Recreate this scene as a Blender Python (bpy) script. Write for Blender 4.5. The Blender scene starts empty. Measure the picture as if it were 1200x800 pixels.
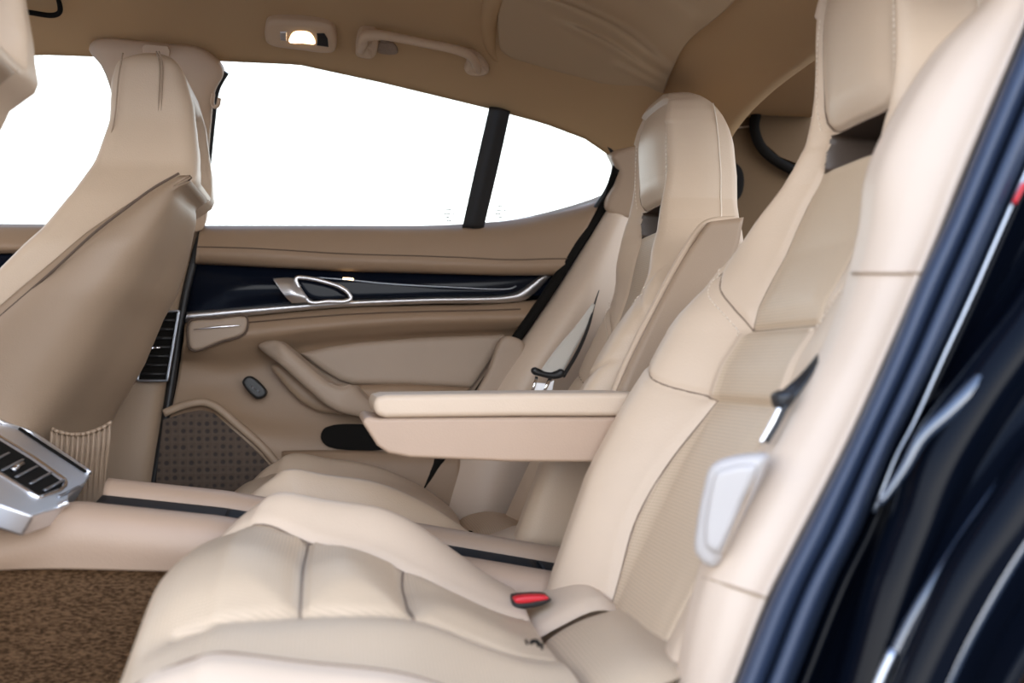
import bpy, math, random
import numpy as np
random.seed(4)
C = bpy.context.scene.collection
scene = bpy.context.scene
ZC = 0.60                      # eye height above the car floor
FPX = 1300.0
TH = math.atan(210/1300); PT = math.atan(33/1300)

# ---------------------------------------------------------------- camera
cam_d = bpy.data.cameras.new('camera'); cam = bpy.data.objects.new('camera', cam_d); C.objects.link(cam)
cam.location = (0, 0, ZC)
cam.rotation_euler = (math.pi/2 + PT, 0, -TH)
cam_d.sensor_width = 36; cam_d.lens = 36*FPX/1200; cam_d.clip_start = 0.05
cam_d.dof.use_dof = True; cam_d.dof.focus_distance = 1.95; cam_d.dof.aperture_fstop = 3.2
scene.camera = cam
# ---------------------------------------------------------------- world and exposure
w = bpy.data.worlds.new('sky'); scene.world = w; w.use_nodes = True
nt = w.node_tree; nt.nodes.clear()
tc = nt.nodes.new('ShaderNodeTexCoord'); sp = nt.nodes.new('ShaderNodeSeparateXYZ')
mr = nt.nodes.new('ShaderNodeMapRange'); mr.inputs['From Min'].default_value = -1; mr.inputs['From Max'].default_value = 1
rp = nt.nodes.new('ShaderNodeValToRGB'); bg = nt.nodes.new('ShaderNodeBackground'); wo = nt.nodes.new('ShaderNodeOutputWorld')
nt.links.new(tc.outputs['Generated'], sp.inputs[0]); nt.links.new(sp.outputs['Z'], mr.inputs['Value'])
nt.links.new(mr.outputs[0], rp.inputs[0]); 
my = nt.nodes.new('ShaderNodeMapRange'); my.inputs['From Min'].default_value = -.9; my.inputs['From Max'].default_value = .3
my.inputs['To Min'].default_value = 3.7; my.inputs['To Max'].default_value = 2.1; nt.links.new(sp.outputs['Y'], my.inputs['Value'])
nt.links.new(my.outputs[0], bg.inputs['Strength']); nt.links.new(rp.outputs[0], bg.inputs[0]); nt.links.new(bg.outputs[0], wo.inputs[0])
cr = rp.color_ramp
cr.elements[0].position = 0.0; cr.elements[0].color = (.16, .15, .15, 1)
cr.elements[1].position = 1.0; cr.elements[1].color = (.16, .24, .44, 1)
for p_, c_ in ((.47, (.22, .21, .21, 1)), (.51, (.84, .88, .93, 1)), (.58, (1, 1, 1, 1)), (.68, (.60, .66, .76, 1)), (.8, (.34, .44, .62, 1))):
    e_ = cr.elements.new(p_); e_.color = c_
scene.view_settings.view_transform = 'Standard'; scene.view_settings.look = 'None'
scene.view_settings.gamma = 1; scene.view_settings.use_curve_mapping = False
scene.view_settings.exposure = 0.80

# ---------------------------------------------------------------- rays through the photograph's calibrated viewpoint
FW = np.array([math.sin(TH)*math.cos(PT), math.cos(TH)*math.cos(PT), math.sin(PT)])
RT = np.array([math.cos(TH), -math.sin(TH), 0.0]); UP = np.cross(RT, FW)
def ray(px, py): return FW + (px-600)/FPX*RT + (400-py)/FPX*UP
def W(px, py, Y):
    d = ray(px, py); return d*(Y/d[1])
def WX(px, py, X):
    d = ray(px, py); return d*(X/d[0])
def wallY(x, z, off=0):
    return 2.43 - off - .42*max(0.0, z-.30)
def WS(px, py, off=0.0):
    d = ray(px, py); t = 2.4/d[1]
    for _ in range(12):
        p = d*t; t = wallY(p[0], p[2], off)/d[1]
    return d*t
def onwall(off=0.0): return lambda px, py: WS(px, py, off)
def onY(Y): return lambda px, py: W(px, py, Y)
def onplane(a, b, c):
    a, b, c = map(np.array, (a, b, c)); n = np.cross(b-a, c-a); k = np.dot(n, a)
    def f(px, py):
        d = ray(px, py); return d*(k/np.dot(n, d))
    return f
def ss(a, b, x):
    t = np.clip((np.asarray(x, float)-a)/(b-a), 0, 1); return t*t*(3-2*t)

# ---------------------------------------------------------------- materials
def base_mat(name, col, rough=.5, metal=0.0, spec=.5, coat=0.0):
    m = bpy.data.materials.new(name); m.use_nodes = True
    b = m.node_tree.nodes['Principled BSDF']
    b.inputs['Base Color'].default_value = (*col, 1); b.inputs['Roughness'].default_value = rough
    b.inputs['Metallic'].default_value = metal; b.inputs['Specular IOR Level'].default_value = spec
    b.inputs['Coat Weight'].default_value = coat
    return m, m.node_tree, b
def bump(nt, b, tex_out, strength, dist):
    bp = nt.nodes.new('ShaderNodeBump'); bp.inputs['Strength'].default_value = strength; bp.inputs['Distance'].default_value = dist
    nt.links.new(tex_out, bp.inputs['Height'])
    nt.links.new(bp.outputs[0], b.inputs['Normal']); return bp
def coords(nt, out='Object'):
    return nt.nodes.new('ShaderNodeTexCoord').outputs[out]
def leather(name, col, rough=.46, grain=420, st=.25, perf=0, spec=.4, mottle=.06):
    m, nt, b = base_mat(name, col, rough, spec=spec)
    co = coords(nt)
    v = nt.nodes.new('ShaderNodeTexVoronoi'); v.inputs['Scale'].default_value = grain; nt.links.new(co, v.inputs['Vector'])
    n = nt.nodes.new('ShaderNodeTexNoise'); n.inputs['Scale'].default_value = 9; n.inputs['Detail'].default_value = 4; nt.links.new(co, n.inputs['Vector'])
    bp = bump(nt, b, v.outputs['Distance'], st, .0006)
    bp2 = nt.nodes.new('ShaderNodeBump'); bp2.inputs['Strength'].default_value = .10; bp2.inputs['Distance'].default_value = .012
    nt.links.new(n.outputs['Fac'], bp2.inputs['Height']); nt.links.new(bp2.outputs[0], bp.inputs['Normal'])
    mx = nt.nodes.new('ShaderNodeMix'); mx.data_type = 'RGBA'
    mx.inputs[6].default_value = (*[c*(1-mottle) for c in col], 1); mx.inputs[7].default_value = (*[min(1, c*(1+mottle)) for c in col], 1)
    nt.links.new(n.outputs['Fac'], mx.inputs[0])
    if perf:
        p = nt.nodes.new('ShaderNodeTexVoronoi'); p.inputs['Randomness'].default_value = 0
        mpp = nt.nodes.new('ShaderNodeMapping'); mpp.inputs['Scale'].default_value = (1, 1, 0) if perf == 'XZ' else (0, 1, 1)
        p.inputs['Scale'].default_value = 250
        nt.links.new(co, mpp.inputs[0]); nt.links.new(mpp.outputs[0], p.inputs['Vector'])
        lt = nt.nodes.new('ShaderNodeMapRange'); lt.inputs['From Min'].default_value = .22; lt.inputs['From Max'].default_value = .36
        nt.links.new(p.outputs['Distance'], lt.inputs['Value'])
        mx2 = nt.nodes.new('ShaderNodeMix'); mx2.data_type = 'RGBA'; mx2.inputs[6].default_value = (*[c*.72 for c in col], 1)
        nt.links.new(mx.outputs[2], mx2.inputs[7]); nt.links.new(lt.outputs[0], mx2.inputs[0])
        nt.links.new(mx2.outputs[2], b.inputs['Base Color'])
    else:
        nt.links.new(mx.outputs[2], b.inputs['Base Color'])
    return m
BE = (.56, .43, .315)
M = {}
M['leather'] = leather('beige leather', BE)
M['perf'] = leather('perforated beige leather', (.54, .405, .275), perf='XZ')
M['perf_back'] = leather('perforated backrest leather', (.54, .41, .285), perf='YZ')
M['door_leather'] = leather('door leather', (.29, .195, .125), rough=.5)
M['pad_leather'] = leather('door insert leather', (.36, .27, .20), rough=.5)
M['side_leather'] = leather('side bolster leather', (.56, .44, .34), rough=.42)
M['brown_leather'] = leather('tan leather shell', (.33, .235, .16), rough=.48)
M['plastic'] = leather('beige trim plastic', (.42, .305, .215), rough=.5, grain=900, st=.2)
M['console'] = leather('console leather', (.41, .285, .20), rough=.45)
M['roof_plastic'] = leather('roof fitting plastic', (.60, .43, .28), rough=.5, grain=900, st=.2)
M['pillar_plastic'] = leather('pillar cover plastic', (.62, .47, .34), rough=.5, grain=900, st=.2)
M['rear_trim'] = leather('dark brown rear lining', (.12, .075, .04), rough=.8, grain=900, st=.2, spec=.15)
m_, nt_, b_ = base_mat('headliner cloth', (.50, .33, .175), .9, spec=.15)
co = coords(nt_); n_ = nt_.nodes.new('ShaderNodeTexNoise'); n_.inputs['Scale'].default_value = 700; nt_.links.new(co, n_.inputs['Vector'])
bump(nt_, b_, n_.outputs['Fac'], .3, .001); M['headliner'] = m_
m_, nt_, b_ = base_mat('roof fabric', (.50, .36, .22), .85, spec=.2)
co = coords(nt_); n_ = nt_.nodes.new('ShaderNodeTexNoise'); n_.inputs['Scale'].default_value = 500; nt_.links.new(co, n_.inputs['Vector'])
bump(nt_, b_, n_.outputs['Fac'], .3, .001); M['roof_fabric'] = m_
m_, nt_, b_ = base_mat('brown carpet', (.12, .07, .04), .95, spec=.1)
co = coords(nt_); n_ = nt_.nodes.new('ShaderNodeTexNoise'); n_.inputs['Scale'].default_value = 260; n_.inputs['Detail'].default_value = 3
mp = nt_.nodes.new('ShaderNodeMapping'); mp.inputs['Scale'].default_value = (.6, 1, 1.7)
nt_.links.new(co, mp.inputs[0]); nt_.links.new(mp.outputs[0], n_.inputs['Vector'])
bump(nt_, b_, n_.outputs['Fac'], 1.0, .006)
r_ = nt_.nodes.new('ShaderNodeValToRGB'); r_.color_ramp.elements[0].position = .35; r_.color_ramp.elements[0].color = (.05, .026, .012, 1)
r_.color_ramp.elements[1].position = .65; r_.color_ramp.elements[1].color = (.17, .095, .048, 1)
nt_.links.new(n_.outputs['Fac'], r_.inputs[0]); nt_.links.new(r_.outputs[0], b_.inputs['Base Color']); M['carpet'] = m_
M['gloss_black'] = base_mat('piano black', (.004, .006, .012), .12, spec=.3)[0]
M['matt_black'] = base_mat('matt black track', (.008, .009, .011), .6, spec=.2)[0]
M['paint'] = base_mat('black car paint', (.002, .003, .006), .05, spec=.25)[0]
for _k in ('paint', 'gloss_black'): M[_k].node_tree.nodes['Principled BSDF'].inputs['IOR'].default_value = 1.28
M['rubber'] = base_mat('black rubber', (.022, .034, .065), .5, spec=.5)[0]
M['black'] = base_mat('black plastic', (.012, .012, .013), .45)[0]
M['hole'] = base_mat('dark cavity plastic', (.008, .007, .006), .8, spec=.1)[0]
M['chrome'] = base_mat('satin chrome', (.78, .78, .80), .42, metal=1)[0]
M['bright_chrome'] = base_mat('bright chrome', (.85, .85, .87), .12, metal=1)[0]
M['steel'] = base_mat('grey metal edge', (.42, .45, .5), .35, metal=1)[0]
M['red'] = base_mat('red release button', (.55, .01, .02), .35)[0]
M['white_plastic'] = leather('pale trim plastic', (.44, .40, .37), rough=.35, grain=900, st=.05)
M['webbing'] = base_mat('grey beige webbing', (.55, .52, .47), .65)[0]
M['opening'] = base_mat('shade-darkened opening liner', (.06, .038, .025), .45)[0]  # dark brown lining colour also carries the shade inside the headrest opening
M['seat_seam'] = base_mat('brown seat seam', (.20, .14, .10), .8)[0]
M['glint_bead'] = base_mat('polished black sky glint', (.02, .03, .05), .12, spec=1.0, coat=1.0)[0]  # extra glossy, for beads added to stand in for sky reflections
M['seam'] = base_mat('dark seam thread', (.10, .065, .045), .8)[0]
M['stitch'] = base_mat('pale stitching thread', (.78, .68, .56), .7)[0]
M['frit'] = base_mat('grey glass marking', (.30, .33, .34), .6)[0]
M['ground'] = base_mat('pale paving', (.20, .195, .19), .8)[0]
m_, nt_, b_ = base_mat('speaker mesh', (.07, .045, .03), .7)
co = coords(nt_); v_ = nt_.nodes.new('ShaderNodeTexVoronoi'); v_.feature = 'F1'; v_.inputs['Scale'].default_value = 62; v_.inputs['Randomness'].default_value = .12; nt_.links.new(co, v_.inputs['Vector'])
r_ = nt_.nodes.new('ShaderNodeValToRGB'); r_.color_ramp.elements[0].position = .35; r_.color_ramp.elements[0].color = (.02, .012, .008, 1)
r_.color_ramp.elements[1].position = .48; r_.color_ramp.elements[1].color = (.075, .047, .03, 1)
nt_.links.new(v_.outputs['Distance'], r_.inputs[0]); nt_.links.new(r_.outputs[0], b_.inputs['Base Color']); bump(nt_, b_, v_.outputs['Distance'], .5, .003)
M['grille'] = m_
m_, nt_, b_ = base_mat('lit lamp lens', (1, .9, .7), .4)
b_.inputs['Emission Color'].default_value = (1, .66, .34, 1); b_.inputs['Emission Strength'].default_value = 5; M['lamp'] = m_
m_ = bpy.data.materials.new('window glass'); m_.use_nodes = True; nt_ = m_.node_tree; nt_.nodes.clear()
o_ = nt_.nodes.new('ShaderNodeOutputMaterial'); t_ = nt_.nodes.new('ShaderNodeBsdfTransparent'); t_.inputs[0].default_value = (.93, .96, .95, 1)
g_ = nt_.nodes.new('ShaderNodeBsdfGlossy'); g_.inputs['Roughness'].default_value = .02; mx_ = nt_.nodes.new('ShaderNodeMixShader')
f_ = nt_.nodes.new('ShaderNodeFresnel'); f_.inputs[0].default_value = 1.3
nt_.links.new(f_.outputs[0], mx_.inputs[0]); nt_.links.new(t_.outputs[0], mx_.inputs[1]); nt_.links.new(g_.outputs[0], mx_.inputs[2]); nt_.links.new(mx_.outputs[0], o_.inputs[0])
M['glass'] = m_

# ---------------------------------------------------------------- object helpers
def thing(name, label, cat, loc, group=None):
    o = bpy.data.objects.new(name, None); C.objects.link(o); o.empty_display_size = .02
    o.location = (loc[0], loc[1], loc[2]+ZC); o['label'] = label; o['category'] = cat
    if group: o['group'] = group
    return o
def struct_empty(name, loc=(0, 0, 0)):
    o = bpy.data.objects.new(name, None); C.objects.link(o); o.empty_display_size = .02
    o.location = (loc[0], loc[1], loc[2]+ZC); o['kind'] = 'structure'; return o
def rootloc(p):
    l = np.zeros(3)
    while p is not None:
        l = l + np.array(p.location); p = p.parent
    return l
def mk(name, vs, fs, mat, parent=None, smooth=True, bevel=0, seg=3, solid=0, offs=-1, sub=0, auto=None):
    me = bpy.data.meshes.new(name)
    V = np.array(vs, float).reshape(-1, 3).copy(); V[:, 2] += ZC
    o = bpy.data.objects.new(name, me); C.objects.link(o)
    if parent is not None:
        V -= rootloc(parent); o.parent = parent
        me.from_pydata(V.tolist(), [], [tuple(map(int, f)) for f in fs])
    else:
        c = np.array([(V[:, 0].min()+V[:, 0].max())/2, (V[:, 1].min()+V[:, 1].max())/2, V[:, 2].min()])
        V -= c; o.location = c
        me.from_pydata(V.tolist(), [], [tuple(map(int, f)) for f in fs])
    import bmesh
    bm = bmesh.new(); bm.from_mesh(me); bmesh.ops.remove_doubles(bm, verts=bm.verts, dist=1e-5)
    bmesh.ops.recalc_face_normals(bm, faces=bm.faces); bm.to_mesh(me); bm.free()
    me.materials.append(M[mat])
    if smooth: me.polygons.foreach_set('use_smooth', [True]*len(me.polygons))
    if solid:
        s = o.modifiers.new('solid', 'SOLIDIFY'); s.thickness = solid; s.offset = offs
    if bevel:
        b = o.modifiers.new('bevel', 'BEVEL'); b.width = bevel; b.segments = seg; b.limit_method = 'ANGLE'; b.angle_limit = math.radians(35)
        wn = o.modifiers.new('wn', 'WEIGHTED_NORMAL'); wn.keep_sharp = True
    if sub:
        s = o.modifiers.new('sub', 'SUBSURF'); s.levels = sub; s.render_levels = sub
    return o
def struct(o): o['kind'] = 'structure'; return o
def tagt(o, label, cat, group=None):
    o['label'] = label; o['category'] = cat
    if group: o['group'] = group
    return o
def lab(o, t): o['label'] = t; return o
def resample(pts, n, closed=False, smooth=True):
    P = np.array(pts, float)
    if closed: P = np.vstack([P, P[:1]])
    m = len(P)
    if m == 2 or not smooth:
        d = np.r_[0, np.cumsum(np.linalg.norm(np.diff(P, axis=0), axis=1))]
        t = np.linspace(0, d[-1], n+1 if closed else n)[:n]
        return np.stack([np.interp(t, d, P[:, k]) for k in range(P.shape[1])], 1)
    if closed: E = np.vstack([P[-2], P, P[1]])
    else: E = np.vstack([2*P[0]-P[1], P, 2*P[-1]-P[-2]])
    out = []
    for i in range(m-1):
        p0, p1, p2, p3 = E[i], E[i+1], E[i+2], E[i+3]
        a = np.linalg.norm(p1-p0)**.5+1e-6; b = np.linalg.norm(p2-p1)**.5+1e-6; c = np.linalg.norm(p3-p2)**.5+1e-6
        m1 = (p2-p1)+b*((p1-p0)/a-(p2-p0)/(a+b)); m2 = (p2-p1)+b*((p3-p2)/c-(p3-p1)/(b+c))
        for t in np.linspace(0, 1, 16, endpoint=False):
            out.append((2*t**3-3*t*t+1)*p1+(t**3-2*t*t+t)*m1+(-2*t**3+3*t*t)*p2+(t**3-t*t)*m2)
    out.append(P[-1]); D = np.array(out)
    d = np.r_[0, np.cumsum(np.linalg.norm(np.diff(D, axis=0), axis=1))]
    t = np.linspace(0, d[-1], n+1 if closed else n)[:n]
    return np.stack([np.interp(t, d, D[:, k]) for k in range(D.shape[1])], 1)
def gridfaces(nr, ncol, closed=False):
    f = []
    for i in range(nr-1):
        for j in range(ncol if closed else ncol-1):
            k = (j+1) % ncol
            f.append((i*ncol+j, i*ncol+k, (i+1)*ncol+k, (i+1)*ncol+j))
    return f
def loft(name, rails, mat, parent=None, nu=60, nv=24, smooth_across=True, solid=0, offs=-1, disp=None, smooth_along=True):
    R = np.array([resample(r, nu, smooth=smooth_along) for r in rails])
    G = np.zeros((nv, nu, 3))
    tp = np.linspace(0, 1, len(rails))
    for j in range(nu):
        G[:, j] = resample(R[:, j], nv, smooth=smooth_across) if len(rails) > 2 else np.array([R[0, j]*(1-t)+R[1, j]*t for t in np.linspace(0, 1, nv)])
    if disp is not None: G = disp(G)
    return mk(name, G.reshape(-1, 3), gridfaces(nv, nu), mat, parent, solid=solid, offs=offs)
def tocam(n, c):
    n = n/np.linalg.norm(n)
    return n if np.dot(n, -c) > 0 else -n
def pad(name, outline, S, h, r, mat, parent=None, back=.012, n=120, rings=12, centre=None, smooth=True, norm=None):
    """Upholstered or moulded pad: outline on surface S, rounded edge of radius r, crown h."""
    P = resample(outline, n, closed=True, smooth=smooth)
    c = np.array(centre, float) if centre is not None else P.mean(0)
    C3 = S(*c); px_m = FPX/np.dot(C3, FW)
    seg0, seg1 = P, np.roll(P, -1, 0)
    def dist(q):
        d = seg1-seg0; t = np.clip(((q-seg0)*d).sum(1)/((d*d).sum(1)+1e-9), 0, 1)
        return np.linalg.norm(q-(seg0+d*t[:, None]), axis=1).min()
    A, B, D = S(*P[0]), S(*P[n//3]), S(*P[2*n//3])
    nn = tocam(np.cross(B-A, D-A), C3) if norm is None else np.array(norm, float)
    vs = []; levels = 1-np.linspace(0, 1, rings)**1.6
    levels = np.r_[1, 1-.5*(1-levels[1]) if rings > 1 else .9, levels[1:]]
    for q in P: vs.append(S(*q)-nn*back)
    for L in levels:
        for q in P:
            qq = c+(q-c)*L if L > 0 else c
            dd = dist(qq)/px_m if L < 1 else 0
            k = min(1, dd/r); hh = h*math.sqrt(max(0, 1-(1-k)**2))
            vs.append(S(*qq)+nn*hh)
    fs = gridfaces(len(levels)+1, n, True)
    return mk(name, vs, fs, mat, parent)
def plate(name, pts, thick, mat, parent=None, bevel=.002, seg=3, smooth=False):
    P = np.array(pts, float); n = len(P); t = np.array(thick, float)
    vs = np.vstack([P, P+t]); fs = [tuple(range(n)), tuple(range(2*n-1, n-1, -1))]+[(i, (i+1) % n, n+(i+1) % n, n+i) for i in range(n)]
    return mk(name, vs, fs, mat, parent, smooth=bool(bevel), bevel=bevel, seg=seg)
def pplate(name, outline, S, depth, mat, parent=None, bevel=.002, n=0, smooth=True):
    P = resample(outline, n, closed=True, smooth=smooth) if n else np.array(outline, float)
    Q = np.array([S(*p) for p in P]); c = Q.mean(0)
    nn = tocam(np.cross(Q[len(Q)//3]-Q[0], Q[2*len(Q)//3]-Q[0]), c)
    return plate(name, Q, -nn*depth, mat, parent, bevel)
def tube(name, pts, rad, mat, parent=None, n=10, closed=False, samples=0, flat=1.0, cap=True):
    P = np.array(pts, float)
    if samples: P = resample(P, samples, closed=closed)
    m = len(P); T = np.gradient(P, axis=0)
    if closed: T = np.roll(P, -1, 0)-np.roll(P, 1, 0)
    vs = []; up = np.array([0, -1, .2]); rads = rad if hasattr(rad, '__len__') else [rad]*m
    rads = np.interp(np.linspace(0, 1, m), np.linspace(0, 1, len(rads)), rads)
    for i in range(m):
        t = T[i]/np.linalg.norm(T[i]); a = np.cross(t, up); a /= np.linalg.norm(a); b = np.cross(a, t)
        for k in range(n):
            w_ = 2*math.pi*k/n; vs.append(P[i]+rads[i]*(a*math.cos(w_)+b*flat*math.sin(w_)))
    fs = gridfaces(m, n, True)
    if closed: fs += [((m-1)*n+k, (m-1)*n+(k+1) % n, (k+1) % n, k) for k in range(n)]
    elif cap: fs += [tuple(range(n)), tuple(range((m-1)*n, m*n))]
    return mk(name, vs, fs, mat, parent)
def merge_tubes(name, lines, rad, mat, parent, n=6):
    vs = []; fs = []
    for P in lines:
        P = np.array(P, float); m = len(P); T = np.gradient(P, axis=0); o = len(vs)
        for i in range(m):
            t = T[i]/np.linalg.norm(T[i]); a = np.cross(t, (0, -1, .2)); a /= np.linalg.norm(a); b = np.cross(a, t)
            for k in range(n):
                w_ = 2*math.pi*k/n; vs.append(P[i]+rad*(a*math.cos(w_)+b*math.sin(w_)))
        fs += [tuple(x+o for x in f) for f in gridfaces(m, n, True)]
        fs += [tuple(range(o, o+n)), tuple(range(o+(m-1)*n, o+m*n))]
    return mk(name, vs, fs, mat, parent)
def stitches(name, pts, parent, step=.0075, ln=.0045, rad=.0008, mat='stitch'):
    P = np.array(pts, float); L = np.linalg.norm(np.diff(P, axis=0), axis=1).sum(); n = max(2, int(L/step))
    Q = resample(P, n+1); lines = []
    for i in range(n):
        d = Q[i+1]-Q[i]; lines.append([Q[i], Q[i]+d*(ln/step)])
    o = merge_tubes(name, lines, rad, mat, parent, 5); o['kind'] = 'stuff'; return o
def box(name, lo, hi, mat, parent=None, bevel=.004, seg=3):
    (x0, y0, z0), (x1, y1, z1) = lo, hi
    P = [(x0, y0, z0), (x1, y0, z0), (x1, y0, z1), (x0, y0, z1)]
    return plate(name, P, (0, y1-y0, 0), mat, parent, bevel, seg)
def rrect(x0, x1, y0, y1, r, n=10, pw=None):
    r = min(r, (x1-x0)/2-1e-4, (y1-y0)/2-1e-4); out = []
    for cx, cy, a0 in ((x1-r, y1-r, 0), (x0+r, y1-r, 90), (x0+r, y0+r, 180), (x1-r, y0+r, 270)):
        for k in range(n):
            a = math.radians(a0+90*k/(n-1)); out.append((cx+r*math.cos(a), cy+r*math.sin(a)))
    return out
def densify_loop(L, n):
    return resample(L, n, closed=True, smooth=False)

# =================================================================== SETTING
# ---- ground outside and car floor
o = mk('ground', [(-30, -30, -.95), (30, -30, -.95), (30, 30, -.95), (-30, 30, -.95)], [(0, 1, 2, 3)], 'ground', smooth=False); struct(o)
o = box('floor', (-1.6, .98, -.62), (.9, 2.5, -.60), 'carpet', bevel=0); struct(o)
# ---- headliner: rail line above the far windows, then curling over to the roof
railx = [-1.6, -.9, -.555, -.22, -.072, .103, .327, .447, .54, .62, .72, .80]
railz = [.52, .60, .620, .622, .622, .594, .553, .528, .500, .455, .43, .42]
railY = [wallY(0, z)-.005 for z in railz]
def rail_at(x):
    z = np.interp(x, railx, railz); return np.array([x, wallY(x, z)-.004, z])
prof = [(0, 0), (-.012, .012), (-.035, .028), (-.07, .05), (-.12, .075), (-.20, .098), (-.34, .118), (-.62, .13)]
HX = np.linspace(-1.6, .84, 90)
rails = []
PR = resample(prof, 40)
def head_pt(x, k):
    r0 = rail_at(x); dy, dz = PR[k]
    return r0+np.array([0, dy, dz])
G = []
half = [[head_pt(x, k) for x in HX] for k in range(len(PR))]
G = half + [[np.array([p[0], 3.35-p[1], p[2]]) for p in row] for row in reversed(half[:-1])]
G = np.array(G)
o = mk('ceiling', G.reshape(-1, 3), gridfaces(*G.shape[:2]), 'headliner', solid=.02, offs=1); struct(o)
def headY(px, py):
    d = ray(px, py); prev = None
    for t in np.arange(1.2, 3.4, .004):
        p = d*t; r0 = rail_at(np.clip(p[0], -1.6, .84)); dy = p[1]-r0[1]
        if dy > 0: break
        zc = r0[2]+np.interp(dy, PR[::-1, 0], PR[::-1, 1])
        if p[2] > zc: break
    return d*t
def onhead(off=0.0):
    def f(px, py):
        p = headY(px, py); return p*(1-off/np.linalg.norm(p))
    return f
# recessed soft roof panel with wrinkles
rec_out = [(588, 0), (583, 30), (586, 55), (600, 66), (640, 80), (700, 96), (775, 108), (782, 85), (800, 50), (850, 5), (868, -30), (700, -40), (592, -25)]
def wrinkle(px, py):
    p = headY(px, py)
    return p*(1-.012/np.linalg.norm(p))
top_r = [headY(*q)*.985 for q in [(592, -60), (700, -60), (800, -60), (890, -60)]]
mid1 = [headY(*q)*.99 for q in [(584, 5), (680, 0), (760, 0), (862, 0)]]
mid2 = [headY(*q)*.992 for q in [(584, 40), (650, 42), (720, 48), (806, 50)]]
mid3 = [headY(*q)*.994 for q in [(588, 60), (650, 72), (710, 84), (785, 88)]]
mid4 = [headY(*q)*.998 for q in [(598, 67), (645, 81), (700, 96), (778, 109)]]
mid5 = [headY(*q)*1.004 for q in [(600, 70), (645, 84), (700, 99), (777, 112)]]
def wr(G):
    nv, nu, _ = G.shape
    for i in range(nv):
        for j in range(nu):
            u = j/(nu-1); v = i/(nv-1)
            hgt = 0
            for (u0, v0, u1, v1, wd, am) in ((.05, .35, .95, .78, .05, .045), (.25, .58, 1.0, .88, .03, .03), (.4, .15, 1.0, .5, .07, .035), (.6, .80, 1.0, .93, .025, .02)):
                tt = (u-u0)/(u1-u0)
                vv = v0+(v1-v0)*tt
                hgt += am*math.exp(-((v-vv)/wd)**2)*float(ss(-.05, .2, tt))*float(ss(1.25, .8, tt))
            G[i, j] = G[i, j]*(1-hgt/2.1)
    return G
o = loft('trim_1', [top_r, mid1, mid2, mid3, mid4, mid5], 'roof_fabric', nu=90, nv=70, disp=wr, solid=.006, offs=1); struct(o)
# ridge in front of the recess (cross seam of the roof lining)
o = tube('trim_2', [headY(q[0], q[1])*1.004 for q in [(588, -40), (578, 0), (573, 30), (577, 60), (592, 80)]], [.02, .02, .018, .014, .004], 'headliner', samples=40, n=16); struct(o)

# ---- rear roof bow and rear pillar panel
A = [W(780, 122, 2.24), W(781, 95, 2.22), W(792, 66, 2.18), W(822, 32, 2.08), W(875, -10, 1.95), W(960, -60, 1.75)]
B = [W(800, 130, 2.20), W(803, 95, 2.16), W(816, 66, 2.11), W(850, 28, 2.02), W(897, -10, 1.90), W(985, -60, 1.72)]
D_ = [W(822, 140, 2.26), W(826, 105, 2.22), W(840, 72, 2.17), W(872, 38, 2.10), W(915, 2, 2.0), W(1010, -55, 1.8)]
E_ = [W(850, 150, 2.50), W(860, 110, 2.50), W(885, 70, 2.48), W(915, 38, 2.42), W(960, 5, 2.38), W(1060, -50, 2.2)]
o = loft('trim_3', [A, B, D_, E_], 'headliner', nu=60, nv=40, solid=.01, offs=1); struct(o)
PB = onY(2.50)
wr_ = [(760, 330), (775, 160), (840, 90), (900, 0), (960, -60), (1044, -60), (1044, 104), (943, 104), (929, 118), (944, 130), (1044, 130), (1044, 330)]
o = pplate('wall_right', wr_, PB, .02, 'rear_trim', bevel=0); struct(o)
rear = thing('quarter_trim_cover', 'brown oval cover panel with thick black seal behind the headrests', 'trim panel', W(930, 200, 2.48))
ov = [(960, 55), (930, 72), (905, 100), (888, 128), (884, 150), (892, 172), (912, 190), (945, 203), (985, 190), (1010, 140), (1000, 80)]
tube('seal', [W(x, y, 2.475) for x, y in ov],   .012, 'hole', rear, closed=True, samples=90, n=12)
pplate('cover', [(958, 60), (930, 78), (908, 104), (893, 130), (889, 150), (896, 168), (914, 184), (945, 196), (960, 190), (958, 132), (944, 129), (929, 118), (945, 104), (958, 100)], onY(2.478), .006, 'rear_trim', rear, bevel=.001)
o = tube('trim_4', [W(843, 152, 2.49), W(887, 147, 2.49)], .002, 'plastic'); struct(o)
o = pad('speaker_grille', [(858, 190), (868, 196), (872, 212), (868, 230), (858, 238), (850, 214)], onY(2.47), .004, .01, 'hole', None, back=.01)
tagt(o, 'small round dark grille on the brown rear panel behind the far headrest', 'speaker')
# parcel shelf and rear body behind the seats
o = box('trim_5', (.80, .98, .12), (1.7, 2.49, .14), 'carpet', bevel=0); struct(o)
o = box('wall_back', (.80, .98, -.60), (.82, 2.49, .12), 'carpet', bevel=0); struct(o)
o = box('trim_10', (.80, .98, .60), (1.12, 2.52, .62), 'headliner', bevel=0); struct(o)
o = plate('wall_front', [WS(-300, 262, -.04), WS(230, 268, -.03), WS(560, 266, -.03), WS(640, 262, -.03), WS(706, 238, -.03), WS(724, 205, -.03), WS(730, 170, -.03), (.74, 2.47, .4), (.74, 2.5, -.6), (-1.6, 2.5, -.6)], (0, .012, 0), 'hole', bevel=0); struct(o)

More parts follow.
